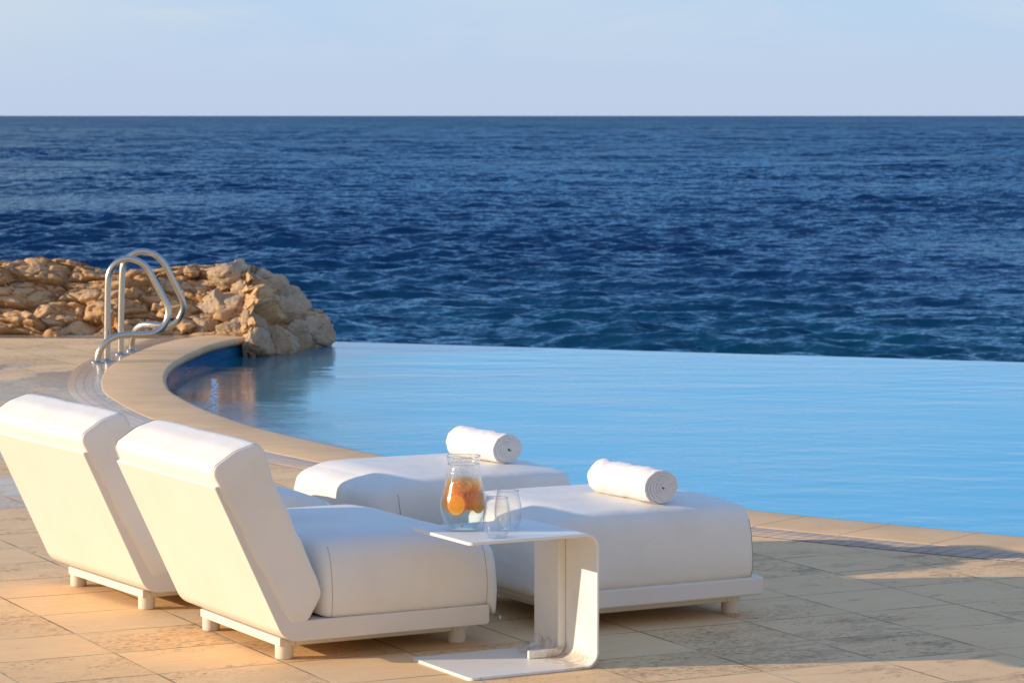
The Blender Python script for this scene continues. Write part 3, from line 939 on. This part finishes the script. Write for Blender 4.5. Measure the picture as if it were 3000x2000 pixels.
def sweep(sec, name, mat, kind='structure'):
    """sec: list of (offset from the inner edge, z); swept along the pool edge, UV = length, offset"""
    rows = []
    cache = {}
    for d, z in sec:
        c = OFF(d) if abs(d) > 1e-6 else IC
        rows.append(np.c_[c, np.full(len(c), z)])
    n = len(IC); V = np.concatenate(rows); F = []
    for i in range(len(sec) - 1):
        for k in range(n - 1):
            F.append([i * n + k, i * n + k + 1, (i + 1) * n + k + 1, (i + 1) * n + k])
    acc = np.r_[0, np.cumsum([math.hypot(sec[i + 1][0] - sec[i][0], sec[i + 1][1] - sec[i][1]) for i in range(len(sec) - 1)])]
    uv = np.concatenate([np.c_[ALEN, np.full(n, acc[i])] for i in range(len(sec))])
    o = fix_normals(add(name, V, F, mat, None, uv=uv))
    tag(o, kind=kind)
    return o
cz = 0.0065
cop = sweep([(0.02, -0.045), (0.0, -0.045), (-0.010, -0.038), (-0.016, -0.022), (-0.014, -0.006), (-0.004, 0.006), (0.010, cz), (0.392, cz), (0.398, cz - 0.002), (0.400, 0.0), (0.400, -0.03)], 'pool_coping', M['coping'])
sweep([(0.02, -0.044), (0.02, -0.60)], 'pool_wall', M['pooltile'])
sweep([(0.395, 0.0035), (0.615, 0.0035), (0.618, -0.002)], 'paver_border', M['pavers'])
OUT = OFF(0.36)
deck_pts = [(-14, -4), (14, -4), (14, OUT[-1][1])] + [tuple(p) for p in OUT[::-1] if p[1] < 23.0] + [(-2.3, 23.25), (-14, 23.25)]
deck = add('pool_deck', [(x, y, 0) for x, y in deck_pts], [list(range(len(deck_pts)))], M['deck'], smooth=False)
fix_normals(deck)
if deck.data.polygons[0].normal.z < 0: deck.data.flip_normals()
tag(deck, kind='structure')
# a course of small pavers along the foot of the rocks
V = [(-9, 22.90, 0.004), (-2.62, 22.80, 0.004), (-2.62, 23.3, 0.004), (-9, 23.3, 0.004)]
e = add('paver_edging', V, [[0, 1, 2, 3]], M['pavers'], smooth=False, uv=[(0, 0), (6.4, 0), (6.4, .5), (0, .5)])
tag(e, kind='structure')

ZW = -0.13
def y_edge(x): return 24.19 - 0.388 * (x + 1.4)
def make_pool():
    xs = np.linspace(-2.9, 9.5, 400)
    tt = np.linspace(0, 1, 520)
    X, T = np.meshgrid(xs, tt)
    Y = 9.0 + (y_edge(X) + 0.03 - 9.0) * T
    Z = np.zeros_like(X)
    rg = np.random.default_rng(5)
    for k in range(14):
        lam = 0.16 * (1.17 ** (k % 13)); a = rg.normal(math.pi / 2, 0.55); ph = rg.uniform(0, 6.28)
        kk = 2 * math.pi / lam
        Z += 0.00020 * (lam / 0.3) ** 0.7 * np.sin(kk * (math.cos(a) * X + math.sin(a) * Y) + ph)
    P = np.c_[X.ravel() * 0.5, Y.ravel() * 0.5, np.zeros(X.size)]
    gust = (0.55 + 0.75 * smooth(fbm(P, 3, 9), -0.4, 0.6)).reshape(X.shape)
    calm = 0.45 + 0.55 * smooth(X, -2.0, 0.5)
    Z = Z * gust * calm
    Z = Z - 0.012 * smooth(T, 0.9975, 1.0)
    V = np.c_[X.ravel(), Y.ravel(), (ZW + Z).ravel()]
    nx, ny = len(xs), len(tt)
    i = np.arange((ny - 1) * nx).reshape(ny - 1, nx)[:, :-1].ravel()
    F = np.c_[i, i + 1, i + 1 + nx, i + nx]
    o = add('pool_water', V, F, M['pool'])
    tag(o, kind='structure')
make_pool()
# weir: the wall the pool spills over
xa, xb = -2.2, 10.0
poly = [(xa, y_edge(xa) + 0.035), (xb, y_edge(xb) + 0.035), (xb, y_edge(xb) + 0.25), (xa, y_edge(xa) + 0.25)]
V, F = prism(poly, -6.0, -0.16, lambda a, b, s: (a, b, s))
w = fix_normals(add('weir_wall', V, F, M['concrete'], smooth=False)); tag(w, kind='structure')

# a bright glint on the water, imitated by a thin trail of added white flecks
def make_glint():
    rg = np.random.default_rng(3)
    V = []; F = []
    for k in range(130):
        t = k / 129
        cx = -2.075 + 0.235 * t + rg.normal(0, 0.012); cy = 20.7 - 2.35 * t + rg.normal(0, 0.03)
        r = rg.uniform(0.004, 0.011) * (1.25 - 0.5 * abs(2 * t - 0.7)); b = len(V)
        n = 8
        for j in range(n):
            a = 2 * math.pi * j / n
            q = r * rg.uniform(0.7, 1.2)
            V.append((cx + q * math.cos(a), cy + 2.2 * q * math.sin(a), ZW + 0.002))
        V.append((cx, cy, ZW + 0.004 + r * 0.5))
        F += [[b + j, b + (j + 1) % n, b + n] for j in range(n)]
    o = add('white_flecks', V, F, M['white_flecks']); tag(o, 'thin trail of white flecks imitating a glint on the water at the curved end of the pool', 'white_flecks', kind='stuff')
make_glint()

# ------------------------------------------------------------------ sea
SEA = -4.0
def make_sea():
    H = 1.7 - SEA; f = 8750.0
    rr = [40.0]
    while rr[-1] < 1600:
        r0 = rr[-1]
        rr.append(r0 + (0.3 if r0 < 66 else 0.12 if r0 < 150 else 0.12 + (r0 - 150) * 0.0017 if r0 < 500 else 0.75 + (r0 - 500) * 0.0016))
    rr = np.r_[rr, np.geomspace(1640, 26000, 36)]
    tn = np.linspace(-0.30, 0.30, 820)
    Tn, Rr = np.meshgrid(tn, rr)
    X = Rr * Tn; Y = Rr.copy()
    dr = np.abs(np.gradient(rr))[:, None] * np.ones_like(X)
    Z = np.zeros_like(X); DX = np.zeros_like(X); DY = np.zeros_like(X)
    rg = np.random.default_rng(21)
    n = 72
    for k in range(n):
        lam = 0.36 * (10.0 / 0.36) ** (k / (n - 1)) * rg.uniform(0.93, 1.07)
        kk = 2 * math.pi / lam
        th = rg.normal(R(-100), 0.55 if lam < 2.5 else 0.36)
        steep = 0.026 * math.exp(-((math.log(lam / 1.7)) / 1.4) ** 2)
        amp = steep / kk * 2.0
        cut = 1 - smooth(dr, lam * 0.30, lam * 0.6)
        arg = kk * (math.cos(th) * X + math.sin(th) * Y) + rg.uniform(0, 6.283)
        c = np.cos(arg); s = np.sin(arg)
        Z += cut * amp * c
        DX -= cut * amp * 0.5 * math.cos(th) * s; DY -= cut * amp * 0.5 * math.sin(th) * s
    P = np.c_[X.ravel() / 28, Y.ravel() / 40, np.zeros(X.size)]
    g = (0.72 + 0.60 * fbm(P, 3, 31)).reshape(X.shape)
    g = np.clip(g, 0.25, 1.6)
    V = np.c_[(X + DX * g).ravel(), (Y + DY * g).ravel(), (SEA + Z * g).ravel()]
    ny, nx = X.shape
    i = np.arange((ny - 1) * nx).reshape(ny - 1, nx)[:, :-1].ravel()
    F = np.c_[i, i + 1, i + 1 + nx, i + nx]
    me = bpy.data.meshes.new('sea')
    me.vertices.add(len(V)); me.vertices.foreach_set('co', V.astype(np.float32).ravel())
    me.loops.add(F.size); me.loops.foreach_set('vertex_index', F.astype(np.int32).ravel())
    me.polygons.add(len(F)); me.polygons.foreach_set('loop_start', np.arange(0, F.size, 4, dtype=np.int32))
    me.polygons.foreach_set('use_smooth', np.ones(len(F), dtype=bool))
    me.update(calc_edges=True)
    o = bpy.data.objects.new('sea', me); COL.objects.link(o); me.materials.append(M['sea'])
    tag(o, kind='structure')
make_sea()

# ------------------------------------------------------------------ rocks
def ico(sub):
    bm = bmesh.new(); bmesh.ops.create_icosphere(bm, subdivisions=sub, radius=1.0)
    V = np.array([v.co[:] for v in bm.verts]); F = [[v.index for v in f.verts] for f in bm.faces]
    bm.free(); return V, F
ICO4 = ico(4); ICO5 = ico(5)
def chunk(size, seed, facets=16, sub=4, rough=0.05, sharp=1.0):
    """angular boulder: a ball cut by random planes, then weathered"""
    rg = np.random.default_rng(seed)
    V, F = ICO5 if sub == 5 else ICO4
    V = V.copy()
    nrm = rg.normal(size=(facets, 3)); nrm /= np.linalg.norm(nrm, axis=1)[:, None]
    dd = rg.uniform(0.52, 0.86, facets)
    rad = np.ones(len(V)) * 1.0
    dot = V @ nrm.T
    lim = np.where(dot > 1e-3, dd[None, :] / np.maximum(dot, 1e-3), 9.0)
    # soft minimum keeps the edges worn, not knife sharp
    k = 22.0 * sharp
    rad = -np.log(np.exp(-k * np.minimum(lim, 2.0)).sum(1) + np.exp(-k * 1.05)) / k
    V = V * rad[:, None]
    V = V + V * (fbm(V * 2.6 + seed, 4, seed) * rough + np.abs(fbm(V * 7 + seed, 3, seed + 3)) * -rough * 0.5)[:, None]
    V = V / np.abs(V).max(0)
    d1, d2, idr, off = vor3(V * 0.9 + seed * 3.7, (0.9, 0.9, 0.8), seed)
    V = V + V * ((idr - 0.5) * 0.12 - 0.07 * (1 - smooth(d2 - d1, 0.0, 0.10)) + 0.03 * fbm(V * 6 + seed, 3, seed + 9))[:, None]
    return V * np.array(size)[None, :] * 0.5, F

def vor3(P, cell, seed):
    """jittered 3-D cells: distance to the nearest and second cell centre, a random number and offset from that centre"""
    q = P / np.array(cell)[None, :]
    i = np.floor(q).astype(np.int64)
    d1 = np.full(len(q), 9.0); d2 = np.full(len(q), 9.0); idr = np.zeros(len(q)); off = np.zeros_like(q)
    for dx in (-1, 0, 1):
        for dy in (-1, 0, 1):
            for dz in (-1, 0, 1):
                c = i + np.array([dx, dy, dz])
                hx = _h(c[:, 0], c[:, 1], c[:, 2], seed); hy = _h(c[:, 0], c[:, 1], c[:, 2], seed + 1); hz = _h(c[:, 0], c[:, 1], c[:, 2], seed + 2)
                v = c + 0.5 + 0.85 * (np.c_[hx, hy, hz] - 0.5) - q
                d = np.sqrt((v ** 2).sum(1))
                near = d < d1
                d2 = np.where(near, d1, np.minimum(d2, d))
                off[near] = -v[near]; idr = np.where(near, _h(c[:, 0], c[:, 1], c[:, 2], seed + 3), idr)
                d1 = np.where(near, d, d1)
    return d1, d2, idr, off

def rot_z(V, a, tilt=(0, 0)):
    Rm = np.array((Matrix.Rotation(a, 3, 'Z') @ Matrix.Rotation(tilt[0], 3, 'X') @ Matrix.Rotation(tilt[1], 3, 'Y')))
    return V @ Rm.T

def front_y(x):
    """where the rocks meet the deck (left) or the water (right)"""
    x = np.asarray(x, float)
    return np.where(x < -1.95, 23.02 - 0.42 * smooth(x, -2.13, -1.96), 22.60 + (x + 1.95) / 0.56 * 1.37)

def make_outcrop():
    xs = np.r_[np.arange(-9.5, -2.2, 0.015), np.arange(-2.2, -1.25, 0.006)]
    # sampled along the slope so that steep faces stay as fine as level ones
    w = np.r_[np.linspace(-0.25, 1.25, 190), np.linspace(1.27, 6.5, 60)]
    X, Wp = np.meshgrid(xs, w)
    T = np.where(Wp < 0, 0.10 * Wp, np.where(Wp < 1.0, 0.95 * Wp, 0.95 + (Wp - 1.0) * 1.1))
    top = np.interp(X, [-9.5, -6, -4.2, -3.6, -3.25, -3.05, -2.3, -2.12, -1.95, -1.88, -1.82, -1.77, -1.73, -1.62, -1.54, -1.49], [0.76, 0.62, 0.53, 0.52, 0.44, 0.48, 0.50, 0.475, 0.43, 0.40, 0.33, 0.15, 0.08, 0.05, 0.0, -0.30])
    T = np.where(Wp < 1.0, T * np.interp(X, [-2.35, -2.0], [1.0, 0.36]), T - 0.95 * (1 - np.interp(X, [-2.35, -2.0], [1.0, 0.36])))
    rise = np.where(Wp < 0, 0.6 * Wp, np.clip(Wp, 0, 1) ** 0.9)
    base = 0.0 - 0.25 * smooth(X, -2.05, -1.95)
    h = base + (top - base) * rise
    wob = (fbm(np.c_[X.ravel() * 1.9, np.zeros(X.size), np.zeros(X.size)], 3, 4) * 0.09).reshape(X.shape)
    Y = front_y(X) + T + wob * smooth(X, -1.9, -2.3) * smooth(T, -0.02, 0.1)
    P = np.c_[X.ravel(), Y.ravel(), np.zeros(X.size)]
    n1 = fbm(P * 1.7, 4, 2).reshape(X.shape)
    h = h + 0.09 * n1 * smooth(T, 0.05, 0.4) * smooth(T, 1.5, 0.9)
    h = np.where(T > 1.1, h - 4.8 * smooth(T, 1.15, 6.0), h)
    V = np.c_[X.ravel(), Y.ravel(), h.ravel()]
    # bedding ledges, broken into long blocks along joints, then smaller pieces, pits eaten into the faces
    keep = (smooth(Wp, -0.06, 0.06) * smooth(T, 1.5, 1.0)).ravel()
    Pw = V + 0.06 * np.c_[fbm(V * 2.5, 2, 61), fbm(V * 2.5 + 5, 2, 62), 0.45 * fbm(V * 2.0 + 11, 2, 63)]
    d1, d2, idr, off = vor3(Pw, (0.50, 0.42, 0.125), 71)
    tl = np.cos(idr * 40.0) * off[:, 0] + 0.6 * np.sin(idr * 71.0) * off[:, 2]
    big = (idr - 0.5) * 0.20 + 0.07 * tl - 0.105 * (1 - smooth(d2 - d1, 0.0, 0.13))
    e1, e2, jdr, of2 = vor3(Pw * np.array([1, 1, 1.0]) + 3.3, (0.17, 0.15, 0.075), 81)
    sml = (jdr - 0.5) * 0.060 + 0.02 * np.cos(jdr * 50) * of2[:, 0] - 0.034 * (1 - smooth(e2 - e1, 0.0, 0.16))
    pit = -0.040 * smooth(vnoise(V * np.array([20, 20, 26]), 91), 0.40, 0.70) * smooth(fbm(V * 2.3, 2, 92), -0.25, 0.25)
    fine = 0.018 * fbm(V * 11, 4, 15) + 0.012 * np.abs(fbm(V * 28, 3, 16))
    d = (big + sml + pit + fine) * keep
    # push the blocks out along the way the face looks: to the deck at the left, to the water at the right end
    k = smooth(V[:, 0], -2.14, -1.92)[:, None]
    dirn = (1 - k) * np.array([0.0, -0.92, 0.38])[None, :] + k * np.array([0.80, -0.45, 0.38])[None, :]
    V = V + d[:, None] * dirn * (1 - 0.35 * k)
    ny, nx = X.shape
    h = V[:, 2].reshape(X.shape); Y = V[:, 1].reshape(X.shape); t = w
    i = np.arange((ny - 1) * nx).reshape(ny - 1, nx)[:, :-1].ravel()
    F = [list(f) for f in np.c_[i, i + 1, i + 1 + nx, i + nx].tolist()]
    Vs = [V]; cnt = len(V)
    # broken blocks weathered out of the same mass
    rg = np.random.default_rng(44)
    for k in range(14):
        x = rg.uniform(-6.5, -2.15) if k > 6 else rg.uniform(-2.7, -2.1); tt = rg.uniform(0.02, 1.15)
        j = np.argmin(np.abs(xs - x)); r = np.argmin(np.abs(t - tt))
        s = rg.uniform(0.14, 0.34) * (1.0 if rg.random() < 0.7 else 1.5)
        v, f = chunk((s * rg.uniform(1.0, 1.7), s * rg.uniform(0.8, 1.2), s * rg.uniform(0.32, 0.6)), 300 + k, facets=12, rough=0.07, sharp=2.2)
        v = rot_z(v, rg.uniform(0, 6.28), (rg.normal(0, 0.15), rg.normal(0, 0.15)))
        v = v + np.array([x, Y[r, j], h[r, j] - s * 0.10])
        v += 0.012 * np.c_[fbm(v * 14, 3, k), fbm(v * 14 + 9, 3, k), fbm(v * 14 + 19, 3, k)]
        Vs.append(v); F += [[a + cnt for a in ff] for ff in f]; cnt += len(v)
    o = add('rocky_shore', np.concatenate(Vs), F, M['rock'])
    tag(o, kind='structure')
make_outcrop()

def unproj(u, v, y):
    """photo position at a given distance -> world (used only to read off the boulders' places)"""
    pz = math.atan(662 / 8750.0)
    dx = (u - 1500) / 8750; dy = (1000 - v) / 8750
    d = np.array([dx, math.cos(pz) + dy * math.sin(pz), -math.sin(pz) + dy * math.cos(pz)])
    return np.array([0, 0, 1.7]) + d * (y / d[1])

BOULDERS = [  # u, v, y, width, depth, height, label
    (752, 1010, 22.78, 0.19, 0.26, 0.27, 'upright pale boulder in the water beside the end of the coping'),
    (815, 990, 23.02, 0.25, 0.30, 0.32, 'broad boulder in the water, second from the coping end'),
    (866, 986, 23.32, 0.19, 0.30, 0.28, 'narrow boulder between two broad ones along the waterline'),
    (908, 976, 23.62, 0.24, 0.38, 0.27, 'rounded end boulder touching the infinity edge of the pool'),
    (741, 948, 22.95, 0.18, 0.22, 0.22, 'tilted boulder wedged above the upright one at the coping end'),
    (690, 958, 23.02, 0.22, 0.24, 0.16, 'rounded low boulder on the deck corner, sunlit along its top'),
    (752, 903, 23.20, 0.22, 0.28, 0.24, 'middle boulder of the shaded pile, third course up'),
    (815, 905, 23.42, 0.24, 0.30, 0.26, 'squarish shaded boulder in the middle of the pile facing the water'),
    (850, 884, 23.66, 0.18, 0.34, 0.34, 'tall leaning slab at the outer edge of the pile, sunlit along its rim'),
    (688, 893, 23.22, 0.24, 0.28, 0.20, 'shaded block under the highest boulder of the pile'),
    (735, 850, 23.45, 0.26, 0.32, 0.24, 'cracked boulder just below the top of the pile'),
    (806, 845, 23.68, 0.28, 0.40, 0.26, 'wide flat-topped boulder high on the pile toward the sea'),
    (690, 802, 23.55, 0.28, 0.40, 0.22, 'highest boulder of the pile with a flat sunlit top'),
    (768, 812, 23.74, 0.20, 0.32, 0.17, 'small block next to the highest boulder'),
    (640, 880, 23.25, 0.22, 0.26, 0.18, 'sunlit block where the pile joins the rocky shore'),
    (604, 958, 23.10, 0.22, 0.20, 0.15, 'pitted sunlit stone resting on the deck beside the rocks'),
]
for k, (u, v, y, wd, dp, ht, lab) in enumerate(BOULDERS):
    V, F = chunk((wd * 1.22, dp * 1.25, ht * 1.20), 700 + k, facets=10, sub=5, rough=0.05, sharp=1.9)
    V = rot_z(V, R(-22) + random.uniform(-0.3, 0.3), (random.uniform(-0.12, 0.12), random.uniform(-0.12, 0.12)))
    c = unproj(u, v + 6, y + (0.0 if k < 9 else 0.06))
    o = add('boulder', V, F, M['boulder'])
    o.location = c
    tag(o, lab, 'boulder', 'boulders piled at the end of the pool')

# ------------------------------------------------------------------ handrails
def make_rail(base, pts, s, label):
    """pts: crop measurements turned into (right, up) with the tube's lean toward or away from the camera"""
    root = empty('handrail', base, 0, label, 'handrail', 'stainless handrails at the pool edge')
    path = catmull(pts, 8)
    V, F = tube(path, 0.0225, 20)
    add('tube', V, F, M['steel'], root)
    for q in (pts[0], pts[-1]):
        V, F = lathe(crv([(0.047, 0.0), (0.047, 0.004), (0.040, 0.010), (0.027, 0.014), (0.023, 0.020)], 4), 28)
        add('flange', [(a + q[0], b + q[1], c + 0.004) for a, b, c in V], F, M['steel'], root)
    return root
r1 = [(0, 0, 0), (0.002, 0, 0.15), (0.006, 0, 0.35), (0.012, 0, 0.55), (0.022, 0, 0.612), (0.045, 0, 0.655), (0.085, 0, 0.692), (0.14, 0, 0.712), (0.205, 0, 0.703), (0.258, 0, 0.672), (0.295, 0, 0.63), (0.335, -0.003, 0.555),
      (0.378, -0.006, 0.475), (0.412, -0.010, 0.410), (0.428, -0.014, 0.365), (0.426, -0.02, 0.312), (0.405, -0.026, 0.262), (0.370, -0.034, 0.222), (0.320, -0.044, 0.198), (0.25, -0.06, 0.192), (0.18, -0.08, 0.195), (0.125, -0.10, 0.193),
      (0.07, -0.12, 0.180), (0.02, -0.135, 0.150), (-0.022, -0.143, 0.100), (-0.042, -0.145, 0.050), (-0.046, -0.145, 0.0)]
r2 = [(0, 0, 0), (0.003, 0, 0.2), (0.010, 0, 0.45), (0.018, 0, 0.60), (0.032, 0, 0.655), (0.065, 0, 0.695), (0.11, 0, 0.725), (0.165, 0, 0.737), (0.232, 0, 0.722), (0.285, 0.003, 0.685), (0.325, 0.006, 0.63), (0.368, 0.010, 0.545),
      (0.410, 0.016, 0.455), (0.438, 0.022, 0.390), (0.444, 0.03, 0.335), (0.428, 0.04, 0.285), (0.395, 0.055, 0.235), (0.345, 0.075, 0.205), (0.272, 0.10, 0.203), (0.19, 0.14, 0.206), (0.125, 0.18, 0.196), (0.078, 0.22, 0.160),
      (0.052, 0.26, 0.105), (0.044, 0.285, 0.05), (0.043, 0.29, 0.0)]
make_rail((-2.805, 20.62, 0.0), r1, 0, 'curved steel handrail nearer the camera, at the wet deck edge')
make_rail((-2.786, 21.20, 0.0), r2, 0, 'curved steel handrail farther back, next to the rocks')

# ------------------------------------------------------------------ sky and sun
EL, AZ = R(13.6), R(7.5)     # the sun stands low at the left, a little behind the camera
world = bpy.data.worlds.new('World'); scene.world = world; world.use_nodes = True
wt = world.node_tree; wt.nodes.clear()
sky = wt.nodes.new('ShaderNodeTexSky'); sky.sky_type = 'NISHITA'; sky.sun_disc = False
sky.sun_elevation = EL
sdir = Vector((-math.cos(AZ) * math.cos(EL), -math.sin(AZ) * math.cos(EL), math.sin(EL)))
sky.sun_rotation = math.atan2(sdir.x, sdir.y)
sky.air_density = 1.0; sky.dust_density = 0.6; sky.ozone_density = 2.0; sky.altitude = 0
bg = wt.nodes.new('ShaderNodeBackground'); bg.inputs[1].default_value = 0.087
wo = wt.nodes.new('ShaderNodeOutputWorld')
class WT(NT):
    def __init__(s, tree): s.t = tree
W = WT(wt)
# sea haze: the clear blue-white air low over the water, over the Nishita sky
dirv = W.n('ShaderNodeTexCoord').outputs['Generated']
dx_, dy_, dz_ = W.sep(dirv)
rp = wt.nodes.new('ShaderNodeValToRGB'); rp.color_ramp.interpolation = 'EASE'
W.set(rp.inputs[0], dz_)
el = rp.color_ramp.elements
SKY = [(0.0, (0.54, 0.65, 0.845)), (0.045, (0.50, 0.675, 0.90)), (0.085, (0.31, 0.60, 0.95)), (0.25, (0.26, 0.52, 0.93)), (0.65, (0.28, 0.45, 0.82)), (1.0, (0.26, 0.41, 0.77))]
el[0].position = SKY[0][0]; el[0].color = (*SKY[0][1], 1)
el[1].position = SKY[-1][0]; el[1].color = (*SKY[-1][1], 1)
for p_, c_ in SKY[1:-1]:
    e_ = el.new(p_); e_.color = (*c_, 1)
haze = W.n('ShaderNodeVectorMath', {0: rp.outputs[0], 'Scale': 10.0}, operation='SCALE').outputs[0]
# thin cloud: brighter and whiter toward the sun side, with a few wisps
cl = W.noise(W.map(dirv, scale=(5, 5, 26), loc=(2.3, 0.4, 1.1)), 1.6, 6, 0.6, dist=0.5)
left = W.ramp(dx_, -0.06, -0.18)
wis = W.m('MULTIPLY', W.ramp(cl, 0.44, 0.72), W.m('ADD', 0.45, W.m('MULTIPLY', left, 0.4)))
wis = W.m('MULTIPLY', W.m('ADD', wis, W.m('MULTIPLY', left, 0.45)), W.m('MULTIPLY', W.ramp(dz_, 0.5, 0.1), W.ramp(dz_, 0.008, 0.036)))
haze = W.mix(wis, haze, (7.2, 7.7, 8.1))
warm_fill = W.m('MULTIPLY', W.ramp(dy_, 0.20, -0.45), W.ramp(dz_, 0.60, 0.10))  # warm glow added low behind the camera to light the shaded sides
haze = W.mix(W.m('MULTIPLY', warm_fill, 0.9), haze, (9.8, 7.6, 5.0))
fac = W.ramp(dz_, 0.10, 0.85, 0.94, 0.88)
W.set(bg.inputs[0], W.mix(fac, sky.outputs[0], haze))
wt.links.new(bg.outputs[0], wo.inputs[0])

sl = bpy.data.lights.new('sun', 'SUN'); sl.energy = 4.9; sl.angle = R(0.53); sl.color = (1.0, 0.80, 0.575)
so = bpy.data.objects.new('sun', sl); COL.objects.link(so)
so.rotation_euler = (-sdir).to_track_quat('-Z', 'Y').to_euler()

# ------------------------------------------------------------------ camera
cam = bpy.data.cameras.new('camera'); co = bpy.data.objects.new('camera', cam); COL.objects.link(co)
cam.sensor_width = 36; cam.lens = 105; cam.clip_start = 0.1; cam.clip_end = 80000
co.location = (0, 0, 1.7); co.rotation_euler = (math.pi / 2 - math.atan(662 / 8750.0), 0, 0)
cam.dof.use_dof = True; cam.dof.focus_distance = 9.3; cam.dof.aperture_fstop = 15
scene.camera = co

scene.view_settings.view_transform = 'Standard'; scene.view_settings.look = 'None'
scene.view_settings.exposure = 0.2; scene.view_settings.gamma = 1.0
scene.render.engine = 'CYCLES'
scene.cycles.max_bounces = 10; scene.cycles.transparent_max_bounces = 24; scene.cycles.glossy_bounces = 5
scene.cycles.use_denoising = True
scene.cycles.caustics_reflective = False; scene.cycles.caustics_refractive = False
scene.cycles.sample_clamp_indirect = 6
